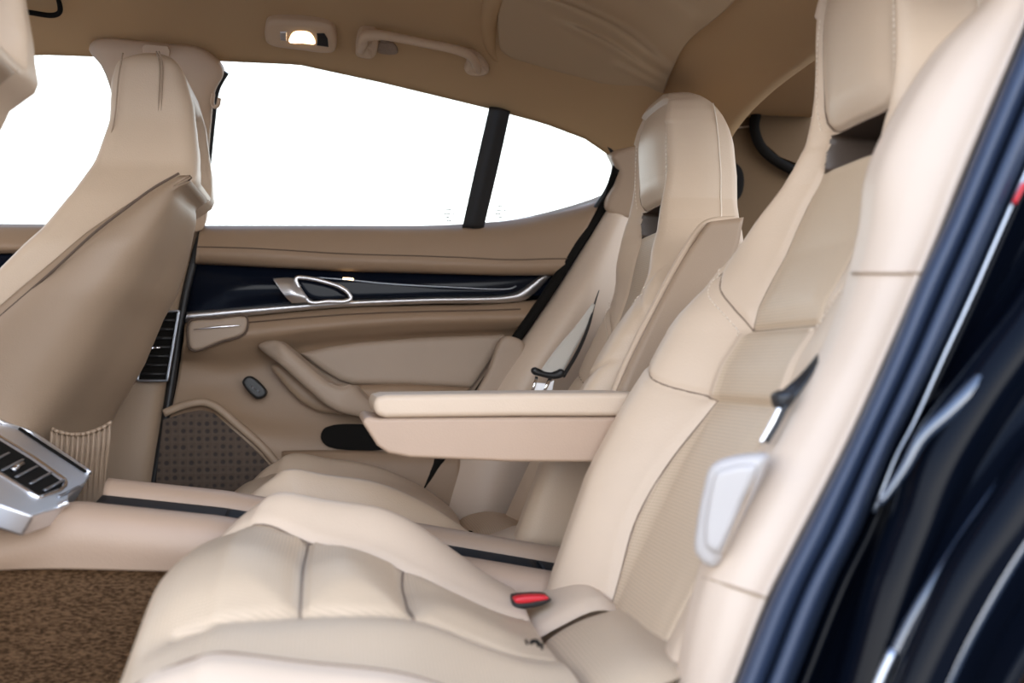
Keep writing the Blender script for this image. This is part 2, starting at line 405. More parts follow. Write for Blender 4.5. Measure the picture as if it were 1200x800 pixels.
# ---- far B pillar
S0 = onwall(.02)
bp = struct_empty('trim_6', W(235, 560, 2.43))
pad('upper_cover', [(104, 58), (108, 49), (122, 45), (160, 48), (200, 52), (228, 55), (243, 62), (262, 84), (252, 108), (247, 150), (243, 200), (238, 268), (222, 272), (190, 268), (165, 262), (128, 100), (118, 76)], onwall(.035), .018, .035, 'pillar_plastic', bp, back=.03, centre=(195, 140))
pplate('guide_cap', [(166, 55), (170, 52), (196, 54), (199, 60), (198, 66), (168, 64)], onwall(.058), .006, 'pillar_plastic', bp, bevel=.001)
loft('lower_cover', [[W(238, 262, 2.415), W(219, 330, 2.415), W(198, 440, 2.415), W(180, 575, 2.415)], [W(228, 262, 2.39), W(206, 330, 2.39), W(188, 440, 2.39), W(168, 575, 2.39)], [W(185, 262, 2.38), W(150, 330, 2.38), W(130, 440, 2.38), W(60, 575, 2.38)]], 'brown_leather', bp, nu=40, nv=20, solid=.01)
tube('edge_seal', [WS(*q, .015) for q in [(264, 84), (253, 104), (248, 140), (243, 190), (238, 235), (234, 265)]]+[W(*q, 2.41) for q in [(228, 300), (216, 350), (205, 420), (194, 490), (178, 575)]], .0085, 'black', bp, samples=60)
ch = thing('coat_hook', 'small pale coat hook on the pillar edge beside the far window', 'hook', WS(254, 122, .05))
tube('hook', [WS(250, 110, .06), WS(249, 120, .07), WS(251, 125, .085), WS(255, 124, .09), WS(257, 115, .09)], .004, 'pillar_plastic', ch, samples=20)
pv = thing('pillar_air_vent', 'tall slanted black air vent with thin chrome frame on the pillar', 'air vent', W(180, 447, 2.37))
vo = [(188, 366), (210, 364), (203, 405), (196, 446), (161, 446), (164, 430), (175, 395)]
pplate('vent_body', vo, onY(2.372), .01, 'hole', pv, bevel=.002)
tube('vent_frame', [W(*q, 2.366) for q in resample(vo, 60, True, False)], .003, 'steel', pv, closed=True)
for k in range(7):
    y = 375+k*10.5; x0 = 186-(y-375)*.36; x1 = 205-(y-375)*.17
    tube('vent_slat', [W(x0, y, 2.368), W(x1, y, 2.368)], .0028, 'black', pv, flat=.6)
tube('vent_tab', [W(178, 408, 2.36), W(188, 407, 2.36)], .0022, 'bright_chrome', pv)

# ---- far front door
fd = struct_empty('door_1', W(20, 600, 2.43))
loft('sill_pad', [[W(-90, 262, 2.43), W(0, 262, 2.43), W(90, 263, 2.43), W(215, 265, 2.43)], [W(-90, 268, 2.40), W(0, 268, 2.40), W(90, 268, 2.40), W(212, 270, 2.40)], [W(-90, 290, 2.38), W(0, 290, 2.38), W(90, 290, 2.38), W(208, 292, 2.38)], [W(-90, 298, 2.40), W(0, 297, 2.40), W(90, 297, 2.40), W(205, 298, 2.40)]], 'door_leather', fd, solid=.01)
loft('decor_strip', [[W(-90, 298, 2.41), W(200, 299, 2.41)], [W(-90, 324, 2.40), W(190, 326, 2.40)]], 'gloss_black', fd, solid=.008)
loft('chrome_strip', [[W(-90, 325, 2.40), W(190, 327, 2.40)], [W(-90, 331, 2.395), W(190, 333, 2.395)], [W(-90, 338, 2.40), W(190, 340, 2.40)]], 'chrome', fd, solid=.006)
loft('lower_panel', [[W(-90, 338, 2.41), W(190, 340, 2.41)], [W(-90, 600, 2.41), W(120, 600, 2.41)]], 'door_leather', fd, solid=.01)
gpts = [WS(-90, 262, .0), WS(140, 264, .0), WS(150, 110, .0), WS(120, 70, 0), WS(60, 52, 0), WS(-90, 48, 0)]
o = plate('window_1', gpts, (0, .004, .001), 'glass', bevel=0); struct(o)

# ---- far rear door
rd = struct_empty('door_2', W(380, 600, 2.43))
g_top = [(235, 264), (300, 264), (400, 264), (500, 264), (560, 261), (600, 257), (650, 246), (690, 234), (708, 227)]
u1 = [W(*q, 2.425) for q in g_top]
u2 = [W(*q, 2.395) for q in [(234, 270), (300, 270), (400, 270), (500, 271), (560, 270), (600, 267), (645, 259), (680, 250), (702, 240)]]
u3 = [W(*q, 2.375) for q in [(231, 289), (300, 291), (400, 297), (500, 300), (550, 302), (590, 304), (620, 304), (648, 303), (668, 303)]]
u4 = [W(*q, 2.372) for q in [(230, 298), (300, 301), (400, 306), (500, 309), (550, 311), (590, 313), (620, 313), (640, 312), (662, 312)]]
u5 = [W(*q, 2.385) for q in [(229, 306), (300, 310), (400, 315), (500, 318), (550, 320), (590, 321), (620, 321), (640, 321), (656, 321)]]
u6 = [W(*q, 2.425) for q in [(229, 310), (300, 313), (400, 318), (500, 321), (550, 322), (590, 323), (620, 323), (640, 323), (656, 323)]]
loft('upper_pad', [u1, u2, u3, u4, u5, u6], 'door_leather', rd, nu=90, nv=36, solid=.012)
tube('piping_seam', [p+np.array([0, -.001, 0]) for p in u3], .0012, 'seam', rd, samples=90, n=6)
loft('decor_trim', [[W(226, 307, 2.42), W(300, 310, 2.42), W(450, 317, 2.42), W(654, 320, 2.42)], [W(222, 335, 2.412), W(300, 336, 2.405), W(450, 334, 2.412), W(648, 330, 2.42)], [W(218, 372, 2.415), W(300, 362, 2.415), W(450, 352, 2.415), W(636, 346, 2.42)]], 'gloss_black', rd, nu=60, nv=20, solid=.01)
cs_t = [(219, 365), (300, 359), (400, 352), (500, 348), (590, 345), (606, 341), (620, 332), (632, 324)]
cs_b = [(217, 378), (300, 369), (400, 360), (500, 356), (600, 354), (616, 351), (632, 338), (646, 323)]
def between(a, b, t): return [(p[0]*(1-t)+q[0]*t, p[1]*(1-t)+q[1]*t) for p, q in zip(a, b)]
loft('chrome_strip', [[W(*q, 2.412) for q in cs_t], [W(*q, 2.398) for q in between(cs_t, cs_b, .25)], [W(*q, 2.398) for q in between(cs_t, cs_b, .6)], [W(*q, 2.408) for q in cs_b]], 'chrome', rd, nu=90, nv=14, solid=.008)
pad('grip_recess', [(372, 327), (420, 327), (520, 335), (600, 337), (604, 341), (590, 345), (500, 347), (412, 350)], onY(2.408), .004, .01, 'gloss_black', rd, back=.002, smooth=False)
tube('trim_line', [W(*q, 2.403) for q in [(372, 325), (410, 328), (450, 332), (520, 336), (598, 338), (605, 335)]], .0016, 'steel', rd, samples=60)
lab(tube('courtesy_light', [W(402, 326, 2.40), W(414, 327, 2.40)], .002, 'lamp', rd), 'small glowing orange light')
# lower panel
L = [
 ([(217, 377), (290, 370), (400, 360), (500, 357), (560, 356), (630, 351)], 2.418),
 ([(216, 384), (290, 377), (400, 368), (500, 364), (560, 363), (624, 360)], 2.395),
 ([(215, 400), (285, 393), (370, 384), (470, 376), (550, 374), (618, 372)], 2.385),
 ([(213, 413), (280, 408), (355, 396), (450, 388), (550, 384), (612, 383)], 2.405),
 ([(211, 425), (275, 430), (350, 412), (440, 402), (540, 395), (606, 394)], 2.44),
 ([(208, 445), (268, 450), (335, 450), (420, 450), (500, 450), (566, 455)], 2.442),
 ([(202, 475), (250, 472), (310, 488), (390, 490), (470, 490), (542, 495)], 2.425),
 ([(196, 500), (245, 492), (300, 512), (360, 525), (440, 530), (520, 532)], 2.40),
 ([(186, 550), (240, 540), (300, 550), (350, 560), (420, 565), (490, 570)], 2.40),
 ([(176, 610), (240, 610), (300, 620), (350, 630), (420, 640), (480, 640)], 2.40)]
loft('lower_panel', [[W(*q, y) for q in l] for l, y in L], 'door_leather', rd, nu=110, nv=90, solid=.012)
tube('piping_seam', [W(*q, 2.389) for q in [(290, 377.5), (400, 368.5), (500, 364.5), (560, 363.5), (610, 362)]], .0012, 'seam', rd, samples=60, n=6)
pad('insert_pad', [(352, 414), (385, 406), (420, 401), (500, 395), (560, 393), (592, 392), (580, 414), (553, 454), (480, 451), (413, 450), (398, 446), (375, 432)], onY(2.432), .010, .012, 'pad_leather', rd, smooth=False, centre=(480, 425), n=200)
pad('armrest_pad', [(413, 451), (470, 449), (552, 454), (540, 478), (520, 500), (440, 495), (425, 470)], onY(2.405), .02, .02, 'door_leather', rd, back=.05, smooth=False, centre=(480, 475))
ph = [(303, 405), (311, 400), (325, 399), (338, 408), (358, 425), (385, 447), (400, 453), (413, 451), (425, 462), (440, 478), (440, 488), (410, 486), (388, 478), (362, 457), (332, 430)]
def handleS(px, py):
    return W(px, py, float(np.interp(px, [300, 330, 400, 440], [2.40, 2.355, 2.345, 2.36])))
pad('pull_handle', ph, handleS, .014, .016, 'pad_leather', rd, back=.04, centre=(372, 447), n=160, rings=14)
pad('handle_pocket', [(318, 429), (326, 427), (350, 444), (380, 470), (403, 484), (378, 483), (355, 472), (334, 452)], onY(2.41), .012, .015, 'brown_leather', rd, back=.02)
sw = pad('window_switch', [(284, 447), (289, 441), (295, 441), (312, 457), (312, 463), (306, 467), (300, 467), (286, 453)], onY(2.402), .006, .006, 'black', rd, back=.02)
tube('switch_mark', [W(294, 452, 2.394), W(299, 456, 2.394)], .0012, 'steel', rd)
tube('switch_mark', [W(301, 457, 2.394), W(304, 459, 2.394)], .0012, 'steel', rd)
pad('door_pocket', [(376, 513), (379, 503), (390, 498), (430, 497), (460, 499), (470, 512), (460, 524), (384, 523)], onY(2.395), -.001, .01, 'hole', rd, back=.004)
loft('pocket_lip', [[W(330, 528, 2.40), W(380, 527, 2.375), W(460, 529, 2.37), W(540, 530, 2.37)], [W(330, 540, 2.385), W(380, 540, 2.36), W(460, 542, 2.355), W(540, 545, 2.355)], [W(330, 600, 2.37), W(380, 610, 2.35), W(460, 610, 2.345), W(540, 610, 2.345)]], 'door_leather', rd, nu=40, nv=16, solid=.01)
# pocket lid with bright bar
lid = pad('storage_lid', [(221, 382), (224, 377), (255, 374), (286, 371), (289, 374), (288, 386), (283, 392), (258, 400), (229, 410), (223, 407), (221, 398)], onY(2.378), .005, .006, 'pad_leather', rd, back=.03, n=140)
tube('lid_gap', [W(*q, 2.38) for q in resample([(220, 382), (223, 376), (255, 373), (287, 370), (290, 374), (289, 387), (284, 393), (258, 401), (229, 411), (222, 408), (220, 398)], 90, True)], .0024, 'seam', rd, closed=True, n=8)
lab(tube('lid_bar', [W(227, 386, 2.37), W(250, 383.5, 2.37), W(282, 381, 2.37)], [.001, .0026, .0026, .001], 'bright_chrome', rd, samples=20), 'thin bright metal bar')
# inner release handle
lab(loft('handle_blade', [[W(320, 326, 2.388), W(334, 325, 2.385), W(348, 326, 2.388)], [W(325, 334, 2.375), W(338, 333, 2.370), W(352, 336, 2.375)], [W(333, 346, 2.368), W(345, 345, 2.364), W(358, 347, 2.372)], [W(342, 355, 2.38), W(353, 355, 2.378), W(367, 354, 2.38)]], 'chrome', rd, nu=24, nv=24, solid=.008), 'satin metal blade of the door release')
tube('handle_ring', [W(*q, 2.378) for q in [(347, 326), (362, 326), (380, 330), (398, 336), (408, 343), (411, 350), (404, 353), (385, 353), (364, 354), (356, 346), (350, 336)]], .0045, 'chrome', rd, closed=True, samples=70)
pad('handle_dish', [(350, 329), (375, 331), (396, 338), (407, 348), (400, 351), (368, 351), (357, 344)], onY(2.39), .004, .01, 'gloss_black', rd)
# speaker
sp_ = [(191, 492), (215, 484), (236, 480), (250, 484), (275, 506), (300, 528), (318, 548), (318, 620), (180, 620), (183, 560)]
pplate('speaker_grille', sp_, onY(2.388), .01, 'grille', rd, bevel=.001, n=80, smooth=False)
tube('grille_frame', [W(*q, 2.392) for q in [(192, 484), (215, 475), (238, 471), (254, 477), (280, 499), (306, 522), (326, 545)]], .0085, 'brown_leather', rd, samples=50, flat=.7)
# windows
topw = [(262, 86), (280, 79), (350, 80), (450, 100), (575, 127)]
g1 = [WS(234, 266), WS(240, 190), WS(250, 110), WS(258, 80)]+[WS(x, y-6) for x, y in topw]+[WS(556, 264)]
o = plate('window_2', g1, (0, .004, .001), 'glass', bevel=0); struct(o)
g2 = [WS(556, 264), WS(585, 124), WS(640, 136), WS(690, 153), WS(720, 170), WS(730, 205), WS(712, 232), WS(650, 250)]
o = plate('window_3', g2, (0, .004, .001), 'glass', bevel=0); struct(o)
o = loft('trim_7', [[WS(576, 125, .012), WS(561, 190, .012), WS(544, 266, .012)], [WS(585, 126, .022), WS(570, 190, .022), WS(553, 266, .022)], [WS(595, 129, .012), WS(582, 190, .012), WS(564, 266, .012)]], 'black', nu=30, nv=12, solid=.01); struct(o)
o = tube('trim_8', [WS(*q, .006) for q in [(708, 165), (718, 178), (721, 192), (719, 208), (709, 227), (690, 255)]], .006, 'black', samples=30); struct(o)
for (cx, cy, nm) in ((525, 250, 'clear rear door glass, near its lower right corner'), (585, 246, 'small quarter glass, near its lower edge')):
    g = thing('glass_stamp', 'tiny grey safety stamp printed on the '+nm, 'marking', WS(cx, cy+8, .002))
    ls = []
    for dy, a, b in ((-5, -3, 4), (0, -6, 3), (0, 5, 8), (4, -5, 2), (8, -2, 4), (8, 6, 7)):
        ls.append([WS(cx+a, cy+dy, .003), WS(cx+b, cy+dy+.4, .003)])
    merge_tubes('stamp_print', ls, .0016, 'frit', g, 5)

# ---- dark gap between rear door and body, and side bolster strip by the far seat
o = tube('trim_9', [WS(724, 196, .03), W(710, 236, 2.395), W(676, 290, 2.385), W(643, 342, 2.38), W(603, 400, 2.385), W(563, 458, 2.385), W(503, 560, 2.36), W(483, 600, 2.36)], .0115, 'hole', samples=60, n=12); struct(o)
fb = thing('side_bolster', 'shaded beige side bolster between the far rear door and far seat', 'seat bolster', W(560, 600, 2.40), 'side bolsters beside the rear seats')
q1 = [W(709, 244, 2.41), W(678, 292, 2.41), W(645, 345, 2.41), W(606, 402, 2.41), W(566, 460, 2.41), W(506, 562, 2.41), W(488, 610, 2.41)]
q2 = [W(716, 246, 2.375), W(687, 294, 2.37), W(655, 347, 2.365), W(618, 402, 2.36), W(582, 460, 2.355), W(535, 562, 2.35), W(515, 620, 2.35)]
q3 = [W(728, 250, 2.37), W(705, 294, 2.35), W(680, 345, 2.33), W(645, 402, 2.325), W(612, 460, 2.32), W(580, 562, 2.315), W(565, 625, 2.31)]
q4 = [W(750, 252, 2.40), W(742, 294, 2.38), W(728, 345, 2.37), W(715, 402, 2.37), W(690, 460, 2.37), W(640, 562, 2.36), W(620, 640, 2.36)]
loft('side_panel', [q1, q2, q3, q4], 'side_leather', fb, nu=80, nv=30, solid=.01)
pad('upper_pad', [(716, 184), (722, 178), (748, 170), (760, 172), (760, 225), (742, 253), (722, 254), (710, 246), (710, 238), (720, 215), (722, 200)], onwall(.03), .012, .012, 'plastic', fb, back=.05, centre=(738, 212), n=140)
pad('lower_pad', [(590, 395), (606, 396), (614, 402), (614, 415), (596, 458), (586, 470), (556, 470), (572, 435)], onY(2.365), .008, .01, 'pad_leather', fb, back=.02, n=100)

# ---- near side: body opening of the car
wn = struct_empty('wall_left', (.45, .95, -.6))
sealL = [(1215, 0), (1200, 40), (1150, 160), (1105, 267), (1080, 320), (1040, 417), (987, 533), (943, 620), (903, 700), (863, 800), (830, 880)]
sealR = [(1290, 0), (1262, 60), (1212, 170), (1168, 270), (1133, 350), (1102, 417), (1047, 533), (1013, 617), (980, 683), (933, 800), (900, 880)]
def brt(t): return between(sealL, sealR, t)
loft('body_flange', [[W(*q, .99) for q in brt(-.05)], [W(*q, 1.0) for q in brt(1.1)]], 'paint', wn, nu=50, nv=6, solid=.02)
ds = thing('door_seal', 'thick blue-black rubber door seal running up the near body opening', 'seal', W(860, 820, .97))
loft('seal_lip', [[W(*q, .985) for q in brt(0)], [W(*q, .955) for q in brt(.08)], [W(*q, .945) for q in brt(.25)], [W(*q, .952) for q in brt(.42)], [W(*q, .965) for q in brt(.52)]], 'rubber', ds, nu=70, nv=24, solid=.006)
loft('seal_bulb', [[W(*q, .965) for q in brt(.50)], [W(*q, .938) for q in brt(.6)], [W(*q, .935) for q in brt(.75)], [W(*q, .955) for q in brt(.9)], [W(*q, .99) for q in brt(1.0)]], 'rubber', ds, nu=70, nv=24, solid=.006)
tube('flange_edge', [W(x+4, y, .955) for x, y in [(1262, 60), (1212, 170), (1168, 270), (1133, 350), (1102, 417), (1066, 497), (1047, 533), (1020, 600)]], .0022, 'steel', wn, samples=50)
# black painted jamb and rear wing, folded shut surfaces outside the seal
J0 = [(1262, 60), (1212, 170), (1168, 270), (1133, 350), (1102, 417), (1047, 533), (1013, 617), (980, 683), (933, 800), (900, 880)]
J1 = [(1300, 160), (1262, 230), (1225, 300), (1185, 365), (1140, 425), (1075, 520), (1050, 600), (1020, 680), (985, 800), (955, 880)]
J2 = [(1330, 210), (1290, 270), (1250, 325), (1212, 380), (1165, 445), (1110, 540), (1085, 610), (1058, 690), (1030, 800), (1005, 880)]
J3 = [(1400, 330), (1350, 380), (1305, 420), (1265, 460), (1215, 510), (1160, 590), (1120, 650), (1085, 720), (1050, 800), (1020, 880)]
J4 = [(1440, 380), (1385, 425), (1340, 465), (1300, 500), (1250, 550), (1190, 630), (1150, 690), (1120, 750), (1095, 810), (1070, 880)]
J5 = [(1500, 440), (1450, 500), (1400, 550), (1360, 590), (1310, 640), (1260, 700), (1225, 750), (1190, 810), (1170, 860), (1150, 900)]
loft('jamb_panel', [[W(*q, y) for q in J] for J, y in ((J0, .975), (between(J0, J1, .5), .985), (J1, .96), (between(J1, J2, .4), .915), (J2, .90), (between(J2, J3, .5), .905), (J3, .88), (between(J3, J4, .4), .84), (J4, .835), (between(J4, J5, .5), .84), (J5, .80))], 'paint', wn, nu=60, nv=80, solid=.01)
tube('jamb_glint', [W(*q, .905) for q in [(1300, 300), (1240, 345), (1200, 385), (1160, 435), (1115, 480), (1080, 513), (1062, 545), (1042, 575), (1030, 590)]], [.004, .007, .009, .009, .008, .007, .005, .003], 'glint_bead', wn, samples=50, n=14)  # this and the next two: added beads shaped as sky reflections in paint
tube('jamb_glint', [W(*q, .87) for q in [(1300, 440), (1250, 480), (1200, 535), (1150, 600), (1110, 660), (1075, 715), (1045, 775), (1020, 840)]], .0055, 'glint_bead', wn, samples=50, n=14)
tube('jamb_glint', [W(*q, .83) for q in [(1300, 520), (1250, 570), (1200, 635), (1160, 700), (1125, 765), (1100, 820)]], .0055, 'glint_bead', wn, samples=50, n=14)
for pts in ([(1057, 637), (1070, 642), (1085, 652), (1098, 664)], [(1166, 698), (1180, 704), (1198, 720)]):
    pass
tube('latch_rod', [W(1047, 762, .86), W(1034, 790, .86), (W(1024, 815, .86))], .0045, 'steel', wn, samples=8)
tube('red_seam', [W(1200, 215, .95), W(1188, 238, .95)], .0025, 'red', wn, samples=8)

# =================================================================== REAR SEATS
ZS = [-.50, -.36, -.30, -.20, -.12, -.04, .05, .15, .25, .36, .45, .60]
XS = [.27, .335, .365, .415, .455, .50, .548, .585, .605, .61, .605, .60]
WZ = [-.42, -.34, -.28, -.15, 0, .06, .11, .15, .19, .23, .27, .31, .38, .42, .45, .475, .495, .51, .517, .52]
WA = [.20, .228, .246, .25, .25, .248, .243, .228, .196, .165, .142, .128, .122, .120, .1165, .109, .097, .080, .066, .055]
BZ = [-.42, -.3, -.15, 0, .06, .13, .2, .3, .4, .52]
BA = [.045, .065, .085, .085, .075, .055, .040, .022, .014, .01]
def seglist(pl):
    return [(pl[i], pl[i+1]) for i in range(len(pl)-1)]
LZ = [-.42, -.36, -.27, -.20, -.11, -.04, .05, .10, .16, .22, .262, .29, .314, .33, .345, .42, .47, .50, .52]
LA = [.09, .10, .118, .128, .118, .10, .10, .107, .108, .10, .088, .074, .074, .090, .098, .098, .090, .065, .03]
SEAMS = [[(.10, .05), (.107, .10), (.108, .16), (.10, .22), (.088, .262)],
         [(.10, .05), (.14, .085), (.18, .118), (.20, .148), (.198, .18)],
         [(.195, .137), (.235, .10), (.275, .065)],
         [(.275, .052), (.235, .01), (.17, -.02), (.10, -.04)],
         [(0, .05), (.10, .05)], [(0, -.04), (.10, -.04)],
         [(.10, -.04), (.118, -.11), (.128, -.20), (.118, -.27), (.10, -.36)],
         [(.086, .478), (.094, .45), (.098, .42), (.098, .345), (.090, .324), (.072, .314), (.0, .312)]]
SG = [s for pl in SEAMS for s in seglist(resample(pl, 12).tolist())]
SG0 = np.array([s[0] for s in SG]); SG1 = np.array([s[1] for s in SG])
def seamdist(a, z):
    q = np.array([abs(a), z]); d = SG1-SG0
    t = np.clip(((q-SG0)*d).sum(1)/((d*d).sum(1)+1e-12), 0, 1)
    return np.linalg.norm(q-(SG0+d*t[:, None]), axis=1).min()
def back_front(a, z, w, dx):
    """x of the front face at lateral a, height z"""
    x = np.interp(z, ZS, XS)+dx
    u = abs(a)
    bol = np.interp(z, BZ, BA)
    if a < 0: bol *= .22+.78*float(ss(.16, .28, z))
    b = bol*float(ss(.085, min(.20, w*.93), u))
    d = seamdist(a, z)
    g = .0065*math.exp(-(d/.0042)**2)-.006*(1-math.exp(-(d/.03)**2))
    # puffed rolls of the insert
    if u < .11:
        if -.04 < z < .05: b += .006
        if z > .302: b += .011*max(0, 1-(u/.10)**2)**.8*float(ss(.30, .35, z))*float(ss(.515, .43, z))
        b += .022*float(ss(.07, .27, z))*float(ss(.30, .262, z))*float(ss(.12, .06, u))*0+0
    return x-b+g
def make_seat(yc, side, dxf, label, ztilt, outk, outr, hst, rdrop, outlim):
    def zmap(z): return z+float(np.interp(z, [.33, .53], [0, hst]))
    root = thing('rear_seat', label, 'car seat', (0, yc, -.45), 'rear seats with integrated headrests')
    rows = np.r_[np.linspace(-.42, .24, 130), np.linspace(.244, .34, 44), np.linspace(.345, .50, 44), [.505, .510, .514, .517, .519, .52]]
    NF, NS, NB = 111, 14, 41
    V = []; meta = []
    for z in rows:
        w = np.interp(z, WZ, WA); D = np.interp(z, [-.42, .0, .2, .3, .41], [.15, .15, .145, .135, .132])*math.sqrt(max(.02, 1-max(0, (z-.41)/.118)**2))
        xo = .05*(1-math.sqrt(max(0, 1-max(0, (z-.43)/.10)**2)))
        dx = np.interp(z, [.08, .3, .6], [0, dxf, dxf])+xo
        loop = []
        re = .030 if z < .45 else .022
        us = np.linspace(-1, 1, NF)
        lim = float(np.interp(z, LZ, LA)); wl = min(w, .212)
        for ci in range(NF):
            if ci < 28: a = -wl+(wl-lim)*ci/28
            elif ci <= 82: a = -lim+2*lim*(ci-28)/54
            else: a = lim+(w-lim)*(ci-82)/28
            u = a
            x = back_front(a, z, w, dx)
            e = max(0, abs(a)-((w if u > 0 else min(w, .212))-re)); x += re-math.sqrt(max(0, re*re-min(e, re)**2))
            loop.append((x, a, 0, a))
        xe = loop[-1][0]; xb = np.interp(z, ZS, XS)+dx+D
        xe0 = loop[0][0]; w2 = min(w, .212)
        sd = [(xe+(xb-.02-xe)*(k/NS), w+.006*math.sin(math.pi*k/NS), 1, w) for k in range(1, NS+1)]
        bk = [(xb-.02+.02*min(1, 6*min(k, NB-k)/NB), (w+w2)*(1-k/NB)-w2, 2, 0) for k in range(0, NB+1)]
        sd2 = [(xb-.02+(xe0-xb+.02)*(k/NS), -w2-.006*math.sin(math.pi*k/NS), 1, -w) for k in range(1, NS)]
        loop += sd+bk+sd2
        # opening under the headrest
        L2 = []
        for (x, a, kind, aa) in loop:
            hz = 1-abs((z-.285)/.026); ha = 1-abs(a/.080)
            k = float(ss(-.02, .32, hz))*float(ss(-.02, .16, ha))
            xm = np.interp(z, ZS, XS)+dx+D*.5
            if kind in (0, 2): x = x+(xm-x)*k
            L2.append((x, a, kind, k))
        V.append(L2)
    nr = len(V); nc = len(V[0])
    P = np.array([[(p[0], yc+side*p[1], zmap(rows[i])) for p in r] for i, r in enumerate(V)])
    groups = {'backrest': [], 'backrest_insert': [], 'headrest': [], 'headrest_insert': [], 'headrest_opening': []}
    for i in range(nr-1):
        for j in range(nc):
            k = (j+1) % nc
            q = (V[i][j], V[i][k], V[i+1][k], V[i+1][j])
            if all(t[3] > .93 for t in q): continue
            f = (i*nc+j, i*nc+k, (i+1)*nc+k, (i+1)*nc+j)
            a = sum(abs(t[1]) for t in q)/4; z = (rows[i]+rows[i+1])/2; front = q[0][2] == 0 and q[1][2] == 0
            if z > .262 and z > .262+(a-.09)*0:
                if front and .312 < z < .506 and 28 <= j < 82: g = 'headrest_insert'
                else: g = 'headrest' if z > .262 else 'backrest'
            else:
                lim = np.interp(z, [-.42, -.36, -.27, -.20, -.11, -.04, .05, .10, .16, .22, .262], [.09, .10, .118, .128, .118, .10, .10, .107, .108, .10, .088])
                g = 'backrest_insert' if front and 28 <= j < 82 else 'backrest'
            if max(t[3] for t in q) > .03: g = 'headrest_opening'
            groups[g].append(f)
    # top cap
    groups['headrest'].append(tuple((nr-1)*nc+j for j in range(nc)))
    obs = {}
    for g, fs in groups.items():
        used = sorted({v for f in fs for v in f}); mp = {v: i for i, v in enumerate(used)}
        vs = P.reshape(-1, 3)[used]
        par = root if g in ('backrest', 'headrest') else obs[g.split('_')[0]]
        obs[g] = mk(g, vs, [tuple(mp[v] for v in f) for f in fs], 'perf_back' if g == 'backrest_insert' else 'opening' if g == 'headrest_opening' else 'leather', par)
    def fp(a, z, off=.0012):
        w = np.interp(z, WZ, WA); dx = np.interp(z, [.08, .3, .6], [0, dxf, dxf])+.05*(1-math.sqrt(max(0, 1-max(0, (z-.43)/.10)**2)))
        e = max(0, abs(a)-(w-.03)); dx += .03-math.sqrt(.0009-min(e, .03)**2)
        return np.array([back_front(a, z, w, dx)-off, yc+side*a, zmap(z)])
    def fn(a, z, off):
        p = fp(a, z, 0); e_ = .002; n_ = np.cross(fp(a+e_, z, 0)-fp(a-e_, z, 0), fp(a, z+e_, 0)-fp(a, z-e_, 0)); n_ /= np.linalg.norm(n_)
        if n_[0] > 0: n_ = -n_
        return p+n_*off
    for s in (1, -1):
        stitches('stitching', [fp(s*a, z) for a, z in ((.094, .48), (.103, .42), (.103, .345), (.096, .318))], obs['headrest'])
        stitches('stitching', [fp(s*a, z) for a, z in resample([(.107, .045), (.145, .08), (.186, .112), (.207, .145)], 20)], obs['backrest'])
    for pl in SEAMS:
        for s in (1, -1):
            if side < 0 and s > 0 and pl in (SEAMS[1], SEAMS[2], SEAMS[3]): continue
            q = resample(pl, 26)
            q = np.array([k for k in q if k[0] < (.20 if s < 0 else .246)])
            if len(q) < 4: continue
            up_ = q[:, 1].mean() > .3
            tube('seam', [fn(s*min(a, float(np.interp(z, WZ, WA))-.008), z, .0004) for a, z in q], .0013, 'seat_seam', obs['headrest' if up_ else 'backrest'], n=6)
    # seam along the headrest side
    for s in (1, -1):
        tube('side_seam', [np.array([np.interp(z, ZS, XS)+np.interp(z, [.08, .3, .6], [0, dxf, dxf])+np.interp(z, [.15, .3, .5], [.075, .085, .085]), yc+s*(np.interp(z, WZ, WA)+.0055), zmap(z)]) for z in np.linspace(.16, .49, 30)], .0012, 'stitch', obs['headrest'], n=6)
    # cushion ------------------------------------------------
    tp = [(-.195, -.50, 0), (-.205, -.40, 0), (-.205, -.31, 0), (-.195, -.262, .1), (-.17, -.232, .3), (-.13, -.216, .6), (-.08, -.212, 1), (-.02, -.222, 1), (.05, -.232, 1), (.12, -.247, 1), (.19, -.268, 1), (.235, -.290, 1), (.25, -.31, .9), (.252, -.36, .8)]
    T = resample(tp, 150)
    LX = [-.15, -.10, -.024, .05, .09, .14, .24]; LL = [.165, .158, .132, .115, .10, .092, .09]
    NU = 121; HW = .305
    us = np.linspace(-1, 1, NU); Vc = []; kinds = []
    cse = [[(-.032, 0), (-.032, .07), (-.032, .134)], [(-.15, .165), (-.10, .158), (-.024, .132), (.05, .115), (.09, .10), (.14, .092), (.20, .09), (.24, .09)], [(.084, 0), (.084, .05), (.088, .10)]]
    cs = [s for pl in cse for s in seglist(resample(pl, 12).tolist())]; c0 = np.array([s[0] for s in cs]); c1 = np.array([s[1] for s in cs])
    def cd(x, a):
        q = np.array([x, abs(a)]); d = c1-c0; t = np.clip(((q-c0)*d).sum(1)/((d*d).sum(1)+1e-12), 0, 1)
        return np.linalg.norm(q-(c0+d*t[:, None]), axis=1).min()
